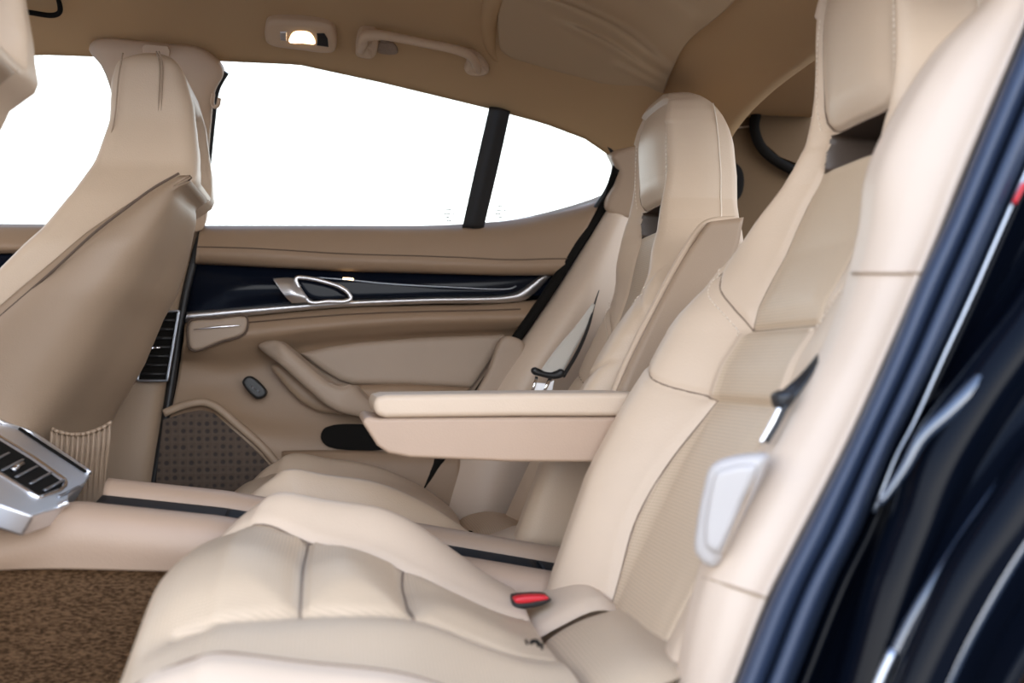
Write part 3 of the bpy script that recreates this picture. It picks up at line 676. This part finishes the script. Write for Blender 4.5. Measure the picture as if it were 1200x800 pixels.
    for (x0, z0, fl) in T:
        row = []
        cols = [(-1, k) for k in range(6, 0, -1)]+[(u, 0) for u in us]+[(1, k) for k in range(1, 7)]
        for u, k in cols:
            if k: a = .245 if u > 0 else -.315
            else:
                ci = int(round((u+1)*60)); li = float(np.interp(x0, LX, LL)); lo_ = outlim if outlim else li
                if ci < 25: a = -.315+(.315-lo_)*ci/25
                elif ci <= 95: a = -lo_+(li+lo_)*(ci-25)/70
                else: a = li+(.245-li)*(ci-95)/25
            front = 1-float(ss(-.18, .02, x0))
            x = x0+((.095 if u > 0 else outr)*abs(u)**3.2)*front
            ridge = math.exp(-((a-.195)/.05)**2)+outk*math.exp(-((a+.235)/.055)**2)
            rz = .030*ridge*float(ss(-.2, -.05, x))*float(ss(.26, .05, x)+.25)
            z = z0+rz*float(ss(-.34, -.24, z0))
            z -= .05*float(ss(.205, .25, a))+.03*float(ss(.26, .32, -a)) if z0 > -.3 else 0
            z -= 0*float(ss(.245, .305, abs(a)))*float(ss(-.34, -.24, z0))
            z -= .018*float(ss(.16, .0, abs(a)))*float(ss(0, .1, x))
            top = float(ss(-.33, -.25, z0))
            dd = cd(x, a)
            z -= top*(.010*math.exp(-(dd/.006)**2)-.014*(1-math.exp(-(dd/.034)**2)))
            z -= rdrop*float(ss(.05, .25, x0))*top
            z += ztilt*(-side*0+1)*(a*side*-1)*0
            z += ztilt*float(ss(.0, .3, -a))*top
            yy = a
            if k:
                z = z+(-.50-z)*(k/6)**1.0; yy = a+math.copysign(.008*math.sin(k/6*3.1), a)
            row.append((x, yc+side*(-1)*(-a)*1 if False else yc+side*yy, z))
        Vc.append(row)
    ncol = len(Vc[0]); P = np.array(Vc)
    cg = {'cushion': [], 'cushion_insert': [], 'front_roll': []}
    for i in range(len(T)-1):
        for j in range(ncol-1):
            f = (i*ncol+j, i*ncol+j+1, (i+1)*ncol+j+1, (i+1)*ncol+j)
            ctr = P[i, j]*.5+P[i+1, j+1]*.5; a = abs(ctr[1]-yc)
            lim = np.interp(ctr[0], [-.15, -.10, -.024, .05, .09, .14, .24], [.165, .158, .132, .115, .10, .092, .09])
            if (ctr[1]-yc)*side < 0 and outlim: lim = outlim
            ztop = T[i][1] > -.31
            inside = 6+25 <= j < 6+95
            if inside and ztop and T[i][0] > -.032: g = 'cushion_insert'
            elif inside and ztop: g = 'front_roll'
            else: g = 'cushion'
            cg[g].append(f)
    cu = None
    for g in ('cushion', 'cushion_insert', 'front_roll'):
        fs = cg[g]; used = sorted({v for f in fs for v in f}); mp = {v: i for i, v in enumerate(used)}
        ob = mk(g, P.reshape(-1, 3)[used], [tuple(mp[v] for v in f) for f in fs], 'leather' if g == 'cushion' else 'perf', root if g == 'cushion' else cu)
        if g == 'cushion': cu = ob
    i0 = int(np.argmax(T[:, 1] > -.30))
    def cpt(x, a):
        k0 = i0+int(np.argmax(T[i0:, 0] >= x)); f_ = (x-T[k0-1, 0])/(T[k0, 0]-T[k0-1, 0]+1e-9); f_ = min(1, max(0, f_))
        out = []
        for r_i in (k0-1, k0):
            row = P[r_i]; yy = (row[:, 1]-yc)*side; o_ = np.argsort(yy)
            out.append([np.interp(a, yy[o_], row[o_, c]) for c in range(3)])
        return np.array(out[0])*(1-f_)+np.array(out[1])*f_+np.array([0, 0, .0006])
    for pl in cse:
        for s in (1, -1):
            if s < 0 and outlim and pl is cse[1]: continue
            q = resample(pl, 30); q = [(x, s*a) for x, a in q]
            tube('seam', resample([cpt(*k) for k in q], 40), .0014, 'seat_seam', cu, n=6)
    if outlim:
        for aa in (-.247, -.292):
            tube('seam', resample([cpt(x, aa) for x in np.linspace(-.175, .22, 12)], 50), .0013, 'seat_seam', cu, n=6)
    # rear lobes of the cushion where it meets the back
    for s_, nm in ((side, 'rear_lobe'),):
        ya, yb = yc+s_*.08, yc+s_*.245
        lo = []
        for t in np.linspace(0, 1, 16):
            y = ya+(yb-ya)*t; sh = math.sin(math.pi*min(1, max(0, t)))**.4 if 0 < t < 1 else 0
            lo.append([(.228, y, -.35-rdrop), (.245, y, -.318+.014*sh-rdrop), (.29, y, -.300+.02*sh-rdrop*.7), (.34, y, -.29+.02*sh-rdrop*.5), (.39, y, -.33)])
        G_ = np.array([resample(r, 20) for r in lo])
        mk(nm, G_.reshape(-1, 3), gridfaces(16, 20), 'leather', cu)
    ce = []
    for t in np.linspace(-1, 1, 20):
        y = yc+side*(-.085+t*.15); k = (1-abs(t)**6)
        ce.append([(.235, y, -.36-rdrop), (.255, y, -.316+.012*k-rdrop), (.31, y, -.300+.014*k-rdrop*.5), (.37, y, -.30), (.44, y, -.31)])
    G_ = np.array([resample(r, 20) for r in ce]); mk('rear_tongue', G_.reshape(-1, 3), gridfaces(20, 20), 'perf', cu)
    return root, obs, cu
near_seat, nobs, ncu = make_seat(1.30, 1, .045, 'brightly lit beige leather rear seat nearest the camera, in front of the armrest', -.07, 0, .0, .04, .03, .245)
far_seat, fobs, fcu = make_seat(2.05, -1, .0, 'shaded beige leather rear seat on the far side beside the door', 0, .8, .06, 0, 0, 0)
# grey-brown inboard flank of the far backrest and its raised piping
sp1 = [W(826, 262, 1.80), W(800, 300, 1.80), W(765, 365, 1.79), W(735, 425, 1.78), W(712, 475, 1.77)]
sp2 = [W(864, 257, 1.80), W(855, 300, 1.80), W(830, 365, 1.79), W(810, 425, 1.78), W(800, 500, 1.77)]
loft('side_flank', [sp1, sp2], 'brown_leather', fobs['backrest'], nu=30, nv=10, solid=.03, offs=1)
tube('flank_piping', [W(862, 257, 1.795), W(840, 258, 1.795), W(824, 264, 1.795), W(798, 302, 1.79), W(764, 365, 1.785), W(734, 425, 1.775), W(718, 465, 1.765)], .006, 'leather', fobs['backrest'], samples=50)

# fixed bolster by the near seat
nb = thing('side_bolster', 'white-lit beige side bolster with pale hatch along the near door seal', 'seat bolster', W(840, 820, 1.0), 'side bolsters beside the rear seats')
bl = [(1185, -60), (1155, 0), (1100, 60), (1055, 130), (1022, 200), (1010, 275), (975, 390), (905, 520), (835, 640), (815, 700), (795, 800), (780, 880)]
br = [(1240, -60), (1215, 0), (1192, 60), (1163, 130), (1134, 200), (1103, 275), (1053, 390), (995, 520), (934, 640), (903, 700), (863, 800), (830, 880)]
def bb(t, Y): return [W(*q, Y) for q in between(bl, br, t)]
loft('side_panel', [bb(-.06, 1.086), bb(0, 1.07), bb(.12, 1.045), bb(.4, 1.02), bb(.75, 1.0), bb(.93, .985), bb(1.03, 1.0)], 'side_leather', nb, nu=110, nv=40, solid=.008)
def strip_pt(y, t):
    xs = [np.interp(y, [p[1] for p in tab], [p[0] for p in tab]) for tab in (bl, br)]
    return W(xs[0]*(1-t)+xs[1]*t, y, float(np.interp(t, [0, .12, .4, .75, .93], [1.07, 1.045, 1.02, 1.0, .985]))-.001)
for y0, dy in ((320, 0), (676, 26)):
    tube('panel_seam', [strip_pt(y0+dy*t, t) for t in np.linspace(.02, .95, 14)], .0016, 'side_leather' if False else 'brown_leather', nb, samples=30, n=6)
hat = pad('hatch_frame', [(832, 548), (845, 538), (890, 532), (898, 536), (893, 555), (870, 605), (846, 655), (838, 664), (826, 660), (815, 645), (817, 612), (824, 575)], onplane(W(850, 540, 1.035), W(895, 535, 1.015), W(830, 660, 1.045)), .012, .010, 'white_plastic', nb, back=.02, n=140, centre=(848, 595))
pad('hatch_lid', [(840, 553), (848, 548), (886, 545), (870, 590), (848, 642), (842, 648), (828, 640), (826, 625), (832, 580)], onplane(W(850, 540, 1.024), W(895, 535, 1.004), W(830, 660, 1.034)), .008, .006, 'white_plastic', nb, back=.004, n=120, centre=(850, 592))
tube('hatch_gap', [W(*q, 1.012) for q in [(889, 545), (872, 592), (846, 652)]], .0014, 'brown_leather', nb, samples=20)

# belts
sb = thing('seat_belt', 'grey seat belt strap with black tongue hanging beside the far seat', 'seat belt', W(640, 462, 2.2), 'rear seat belts')
loft('strap', [[W(694, 355, 2.22), W(676, 380, 2.22), W(652, 408, 2.2), (W(632, 436, 2.18))], [W(697, 357, 2.22), W(688, 382, 2.22), W(673, 410, 2.2), (W(657, 441, 2.18))]], 'webbing', sb, nu=24, nv=6, solid=.002)
tube('strap_edge', [W(702, 340, 2.235), W(697, 355, 2.225), W(689, 384, 2.215), W(676, 414, 2.195), W(660, 441, 2.175)], [.001, .003, .004, .004], 'black', sb, samples=20)
pad('tongue', [(623, 433), (627, 430), (634, 434), (650, 436), (657, 432), (662, 435), (660, 441), (650, 444), (634, 441), (625, 438)], onY(2.165), .006, .006, 'black', sb, back=.01)
tt = [(627, 442), (645, 444), (639, 462), (620, 460)]
tube('tongue_plate', [W(*q, 2.165) for q in [(629, 441), (626, 452), (623, 462)]], .003, 'bright_chrome', sb, flat=.5)
tube('tongue_plate', [W(*q, 2.165) for q in [(645, 443), (640, 453), (637, 462)]], .0035, 'bright_chrome', sb, flat=.5)
pplate('buckle_socket', [(628, 448), (641, 449), (650, 445), (646, 464), (622, 464)], onY(2.17), .008, 'chrome', sb, bevel=.001)
nbelt = thing('seat_belt', 'black belt strap with bright metal tongue lying on the near seat', 'seat belt', W(895, 520, 1.1), 'rear seat belts')
loft('strap', [[W(958, 414, 1.09), W(936, 440, 1.08), W(910, 462, 1.075)], [W(962, 420, 1.07), W(945, 446, 1.065), W(924, 478, 1.065)]], 'black', nbelt, nu=20, nv=6, solid=.002)
pad('tongue', [(908, 463), (915, 458), (926, 457), (930, 462), (924, 474), (912, 478)], onY(1.06), .008, .008, 'black', nbelt, back=.01)
tube('tongue_plate', [W(916, 476, 1.06), W(905, 498, 1.06), W(892, 520, 1.06)], [.0035, .004, .003], 'bright_chrome', nbelt, samples=12, flat=.6)
tube('strap_edge', [W(922, 474, 1.055), W(910, 498, 1.055), W(898, 518, 1.055)], .003, 'black', nbelt, samples=12)
bu = thing('belt_buckle', 'black belt buckle with red release button beside the near cushion', 'belt buckle', W(622, 712, 1.42))
pad('buckle_body', [(600, 703), (603, 701), (640, 699), (646, 702), (634, 709), (612, 713), (601, 712)], onY(1.42), .008, .005, 'black', bu, back=.03)
pad('release_button', [(602, 701), (606, 699), (640, 698), (643, 701), (632, 704), (604, 706)], onY(1.412), .004, .003, 'red', bu, back=.01)
for nm, cx, cy, Y, lb in (('near', 627, 755, 1.20, 'small dark child-seat anchor mark at the rear of the near cushion'), ('far', 551, 626, 1.90, 'small dark child-seat anchor mark at the rear of the far cushion')):
    g = thing('anchor_tab', lb, 'anchor mark', W(cx, cy+6, Y), 'child seat anchor marks')
    s = 1 if nm == 'near' else .7
    tube('anchor_arch', [W(cx-6*s, cy-1*s, Y), W(cx-2*s, cy-4*s, Y), W(cx+3*s, cy-3*s, Y), W(cx+5*s, cy+2*s, Y)], .0024, 'hole', g, samples=12)
    tube('anchor_bar', [W(cx-11*s, cy-6*s, Y), W(cx-9*s, cy+0*s, Y)], .0014, 'hole', g)
    tube('anchor_bar', [W(cx+9*s, cy-2*s, Y), W(cx+8*s, cy+6*s, Y)], .0014, 'hole', g)

# =================================================================== CENTRE ARMREST AND CONSOLE
ar = thing('armrest_box', 'folded-down beige leather centre armrest with padded lid between the seats', 'armrest', (.1, 1.68, -.14))
lidp = [W(437, 470, 1.56), W(442, 465, 1.56), W(452, 462.5, 1.56), W(600, 460.5, 1.56), W(760, 460, 1.56), W(760, 488, 1.56), W(600, 488, 1.56), W(452, 490, 1.56), W(440, 486, 1.56)]
plate('armrest_lid', lidp, (0, .225, 0), 'leather', ar, bevel=.012, seg=5)
bp_ = [W(424, 494, 1.55), W(430, 488, 1.55), W(445, 490.5, 1.55), W(600, 489, 1.55), W(760, 489, 1.55), W(760, 542, 1.55), W(600, 541, 1.55), W(480, 536, 1.55), W(455, 531, 1.55), W(442, 522, 1.55)]
plate('armrest_body', bp_, (0, .235, 0), 'console', ar, bevel=.008, seg=4)
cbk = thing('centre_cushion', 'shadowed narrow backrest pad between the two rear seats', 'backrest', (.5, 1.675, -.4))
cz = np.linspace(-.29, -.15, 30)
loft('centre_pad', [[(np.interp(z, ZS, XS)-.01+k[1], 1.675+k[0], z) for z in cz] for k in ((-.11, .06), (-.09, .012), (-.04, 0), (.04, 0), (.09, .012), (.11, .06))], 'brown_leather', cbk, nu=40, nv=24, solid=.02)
cn = thing('centre_console', 'long beige leather console between the seats sloping down to the rear', 'console', (-.1, 1.66, -.6))
cx = np.linspace(-.60, .44, 60)
def zt(x): return np.interp(x, [-.6, -.42, -.345, -.157, .1, .37, .44], [-.212, -.206, -.184, -.208, -.257, -.309, -.323])
def rail(Y, dz): return [(x, Y, zt(x)+dz) for x in cx]
botz = lambda x: -.262-.05*(x+.3)
loft('near_side', [[(x, 1.552, min(zt(x)-.05, botz(x))) for x in cx], rail(1.545, -.035), rail(1.552, -.014), rail(1.566, -.006), rail(1.59, -.006), rail(1.602, -.010)], 'console', cn, nu=90, nv=36, solid=.012, offs=1)
cx = np.linspace(-.33, .44, 60)
loft('track', [rail(1.60, -.008), rail(1.604, -.006), rail(1.695, .004), rail(1.705, .005)], 'matt_black', cn, nu=60, nv=12, solid=.01, smooth_across=False)
loft('far_lip', [rail(1.70, -.012), rail(1.702, .004), rail(1.712, .014), rail(1.73, .017), rail(1.75, .012), rail(1.76, -.01), rail(1.765, -.2)], 'console', cn, nu=90, nv=30, solid=.008, offs=1)
for (x0, x1) in ((-.15, -.02), (.0, .16), (.17, .30), (.31, .40)):
    cxx = np.linspace(x0, x1, 10)
    loft('track_lid', [[(x, y, zt(x)+dz) for x in cxx] for y, dz in ((1.618, -.006), (1.622, -.001), (1.68, .0055), (1.684, -.002))], 'matt_black', cn, nu=20, nv=10, solid=.004)
tube('track_clip', [(-.12, 1.62, zt(-.12)), (-.115, 1.66, zt(-.115)+.004)], .003, 'steel', cn)
# tunnel carpet below the console
loft('tunnel_carpet', [[(x, 1.556, min(zt(x)-.05, botz(x))+.002) for x in np.linspace(-.7, .3, 30)], [(x, 1.552, botz(x)-.02) for x in np.linspace(-.7, .3, 30)], [(x, 1.55, -.40) for x in np.linspace(-.7, .3, 30)], [(x, 1.548, -.52) for x in np.linspace(-.7, .3, 30)], [(x, 1.546, -.59) for x in np.linspace(-.7, .3, 30)]], 'carpet', cn, nu=80, nv=40, solid=.01)
# air outlet at the console's front end
vt = lab(bpy.data.objects.new('air_outlet', None), 'satin metal air outlet with angled black slats') if False else None
PV = onplane(W(0, 550, 1.56), W(80, 592, 1.56), W(105, 556, 1.77))
def pvo(off):
    def f(px, py):
        p = PV(px, py); return p*(1-off/np.linalg.norm(p))
    return f
vent = pplate('air_outlet', [(-60, 462), (0, 496), (28, 500), (60, 520), (101, 549), (106, 556), (100, 566), (82, 580), (78, 592), (40, 604), (0, 590), (-60, 560)], PV, .03, 'chrome', cn, bevel=.004)
pplate('outlet_cavity', [(-60, 475), (0, 516), (36, 538), (74, 565), (72, 571), (46, 580), (0, 552), (-60, 515)], pvo(.001), .002, 'hole', vent, bevel=0)
tube('outlet_rim', [pvo(.003)(*q) for q in resample([(-60, 470), (0, 512), (38, 535), (76, 562), (78, 568), (70, 575), (46, 583), (36, 578), (0, 556), (-60, 520)], 90, True, False)], .003, 'bright_chrome', vent, closed=True, n=8)
for k in range(6):
    x = -14+k*16.5; y = 543+k*7.8
    tube('outlet_slat', [pvo(.006)(x, y), pvo(.006)(x+24, y-12.5)], .0026, 'steel', vent, flat=.5)
lab(tube('outlet_tab', [pvo(.014)(15, 550), pvo(.014)(26, 543)], .0034, 'bright_chrome', vent), 'bright adjuster tab')
tube('outlet_rail', [pvo(.008)(*q) for q in [(-60, 456), (0, 494), (33, 505), (72, 531), (106, 554)]], .0035, 'chrome', vent, samples=30)
tube('outlet_gap', [pvo(.004)(*q) for q in [(22, 502), (66, 531), (100, 553)]], .003, 'hole', vent, samples=20)
pad('side_cap', [(-60, 560), (0, 575), (20, 586), (36, 596), (20, 606), (0, 614), (-60, 640)], onY(1.545), .006, .01, 'gloss_black', cn, back=.02, smooth=False)
tube('cap_trim', [W(*q, 1.54) for q in [(-60, 545), (0, 572), (18, 583), (36, 594), (60, 596), (80, 588)]], .0045, 'chrome', cn, samples=30)

# =================================================================== FRONT SEATS (seen from behind)
fs_ = thing('front_seat', 'far front seat back with headrest and ruched seat pocket, seen from behind', 'car seat', (-.5, 2.05, -.6), 'front seats seen from behind')
def XZ(l, Y): return [(W(x, y, Y)[0], W(x, y, Y)[2]) for x, y in l]
lf = XZ([(150, 56), (134, 68), (128, 90), (126, 140), (113, 185), (92, 230), (64, 275), (20, 322), (-60, 400), (-160, 520)], 1.93)
rr = XZ([(192, 58), (208, 72), (220, 95), (230, 130), (237, 190), (237, 210)], 1.99)
sm = XZ([(212, 200), (180, 218), (150, 240), (110, 272), (60, 318), (0, 370), (-80, 440), (-180, 540)], 1.80)
sh = XZ([(228, 222), (229, 260), (219, 300), (203, 345), (187, 372), (163, 427), (146, 456), (128, 486), (110, 530), (90, 590)], 2.12)
def fx(tab, z):
    t = sorted((b, a) for a, b in tab); return np.interp(z, [q[0] for q in t], [q[1] for q in t])
ztop = max(b for a, b in lf)+.004
zsh = max(b for a, b in sm)
# body with headrest
zs = np.r_[np.linspace(-.40, ztop-.03, 90), ztop-.022, ztop-.015, ztop-.009, ztop-.004, ztop-.001, ztop]
V = []
for z in zs:
    x0 = fx(lf, z)
    xin = fx(sm, min(z, zsh))+max(.012, .5*(fx(sh, min(z, .27))-fx(sm, min(z, zsh))))
    kk = float(ss(zsh-.02, zsh+.075, z)); x1 = fx(rr, max(z, .31))*kk+xin*(1-kk)
    k = np.clip((ztop-z)/.03, 0, 1); sq = math.sqrt(1-(1-k)**2)
    mid = (x0+x1)/2; x0 = mid-(mid-x0)*(.45+.55*sq); x1 = mid+(x1-mid)*(.45+.55*sq)
    hw = np.interp(z, [-.4, .10, .20, .28, .34, .42, .5, .58], [.25, .25, .235, .19, .145, .125, .12, .115])*(.6+.4*sq)
    lp = densify_loop(rrect(x0, x1, 2.05-hw, 2.05+hw, min(.024, (x1-x0)*.45), 8), 120)
    row = []
    for (x, y) in lp:
        if x > mid:   # headrest opening on the rear face
            hz = 1-abs((z-.395)/.075); hy = 1-abs((y-2.05)/(.085))
            x -= .06*float(ss(0, .3, hz))*float(ss(0, .25, hy))
        row.append((x, y, z))
    V.append(row)
V = np.array(V)
fb_ = mk('backrest', V.reshape(-1, 3), gridfaces(len(V), V.shape[1], True)+[tuple((len(V)-1)*120+k for k in range(120))], 'leather', fs_)
# rear shell
zs2 = np.r_[np.linspace(-.45, zsh-.02, 70), zsh-.012, zsh-.006, zsh]
V = []
for z in zs2:
    xs_, xr = fx(sm, z), fx(sh, min(z, .27))
    xr = max(xr, xs_+.010)-.004*float(ss(zsh-.03, zsh, z))
    wz = .25*float(np.interp(z, [-.45, .12, .2, .28, zsh], [1.02, 1.02, .96, .80, .72])); d = xr-xs_; wf = wz*float(np.interp(z, [-.10, .05, .15, .22, .27, zsh], [1, .9, .75, .6, .45, .3]))
    sec = [(xs_-.01, 2.05-wz+.006), (xs_+.01, 2.05-wz-.004), (xs_+d*.35, 2.05-wz-.004), (xs_+d*.62, 2.05-wz*.97), (xs_+d*.76, 2.05-wz*.84), (xs_+d*.88, 2.05-wz*.3), (xr, 2.05+wf*.35), (xs_+d*.93, 2.05+wf*.62), (xs_+d*.72, 2.05+wf*.86), (xs_+d*.35, 2.05+wf+.004), (xs_+.01, 2.05+wf+.004), (xs_-.01, 2.05+wf-.006)]
    V.append([(x, y, z) for x, y in resample(sec, 80)])
V = np.array(V)
shell = mk('back_shell', V.reshape(-1, 3), gridfaces(*V.shape[:2]), 'brown_leather', fs_, solid=.006)
for dx in (0, .008):
    tube('headrest_seam', [W(x+dx*400-4, y, 1.927) for x, y in [(187, 60), (191, 75), (190, 120), (188, 170), (187, 190)]], .0012, 'brown_leather', fb_, samples=40, n=6)
tube('headrest_seam', [W(x, y, 1.922) for x, y in [(144, 62), (139, 90), (134, 140), (122, 185), (103, 225), (84, 258)]], .0014, 'brown_leather', fb_, samples=40, n=6)
tube('shell_edge', [W(x, y, 1.788) for x, y in [(210, 203), (180, 220), (150, 242), (110, 273), (60, 319), (0, 371), (-60, 425)]], .0022, 'seam', fb_, samples=50, n=8)
pg = []
for i, t in enumerate(np.linspace(0, 1, 60)):
    px_ = 62+t*68; y0 = 503+10*math.sin(math.pi*t)**.8-t*8
    wob = .004*math.sin(t*2*math.pi*11)
    pg.append([W(px_, y0, 1.86+wob), W(px_-1, y0+18, 1.855+wob*1.5), W(px_-4, y0+45, 1.86+wob), W(px_-8, y0+90, 1.88)])
loft('seat_pocket', np.array(pg).transpose(1, 0, 2).tolist(), 'brown_leather', fs_, nu=120, nv=20, solid=.004)
tube('pocket_hem', [np.array(g[0])+np.array([0, -.002, .001]) for g in pg], .0032, 'brown_leather', fs_, n=8)
def copy_tree(o, parent=None):
    c = o.copy(); C.objects.link(c)
    if parent is not None: c.parent = parent
    for chd in [x for x in list(bpy.data.objects) if x.parent == o]: copy_tree(chd, c)
    return c
nf = copy_tree(fs_); nf.location = (fs_.location[0]-.135, fs_.location[1]-.75, fs_.location[2]+.035)
nf['label'] = 'blurred near front seat back cropped at the upper left corner'

# =================================================================== ROOF FITTINGS
rl = thing('reading_lamp', 'beige roof lamp housing with glowing lens and two switches', 'lamp', headY(352, 60))
HL = onhead(.01)
pad('lamp_housing', [(311, 30), (313, 24), (320, 21), (350, 22), (378, 25), (390, 30), (394, 40), (394, 55), (390, 60), (350, 57), (316, 51), (311, 45)], onplane(headY(315, 24)*.994, headY(390, 32)*.994, headY(350, 58)*.992), .010, .010, 'roof_plastic', rl, back=.03, n=120)
LP = onplane(headY(315, 24)*.988, headY(390, 32)*.988, headY(350, 58)*.986)
lab(pad('lens', [(339, 49), (342, 40), (346, 37), (362, 38), (367, 43), (369, 51), (355, 50.5)], LP, .002, .004, 'lamp', rl, back=.004), 'glowing warm lens')
pad('switch', [(328, 37), (336, 37), (336, 48), (329, 47)], LP, .002, .003, 'chrome', rl, back=.004, smooth=False)
pad('switch', [(371, 39), (380, 39), (384, 45), (385, 55), (371, 53)], LP, .002, .003, 'black', rl, back=.004, smooth=False)
gh = thing('grab_handle', 'beige curved grab handle on the headliner above the far window', 'handle', headY(490, 85))
def gp(px, py, k): return headY(px, py)*(1-k)
hp = [gp(424, 62, .004), gp(425, 52, .014), gp(429, 42, .02), gp(445, 41, .022), gp(470, 45, .022), gp(500, 51, .022), gp(530, 57, .022), gp(548, 63, .02), gp(556, 71, .016), gp(560, 82, .004)]
tube('handle_bar', hp, [.013, .0125, .012, .0095, .009, .009, .0095, .0105, .011, .012], 'roof_plastic', gh, samples=60, n=18, flat=.8)
pad('handle_mount', [(419, 40), (424, 35), (438, 36), (443, 44), (441, 62), (436, 67), (421, 65), (417, 58)], lambda x, y: gp(x, y, .008), .010, .010, 'roof_plastic', gh, back=.02)
pad('handle_mount', [(545, 60), (556, 62), (566, 70), (573, 82), (568, 87), (549, 86), (544, 80), (547, 72)], lambda x, y: gp(x, y, .006), .009, .009, 'roof_plastic', gh, back=.02)
pad('mount_base', [(444, 49), (462, 51), (466, 62), (448, 63), (442, 60)], lambda x, y: gp(x, y, .002), .003, .004, 'brown_leather', gh, back=.01)
sv = tube('sun_visor', [headY(x, y)*.985 for x, y in [(-20, 10), (30, 14), (62, 18), (70, 14), (66, -10)]], [.004, .005, .005, .005, .004], 'hole', samples=30)
sv.name = 'visor_clip'; tagt(sv, 'dark-edged roof fitting cut off at the top left corner', 'roof fitting')
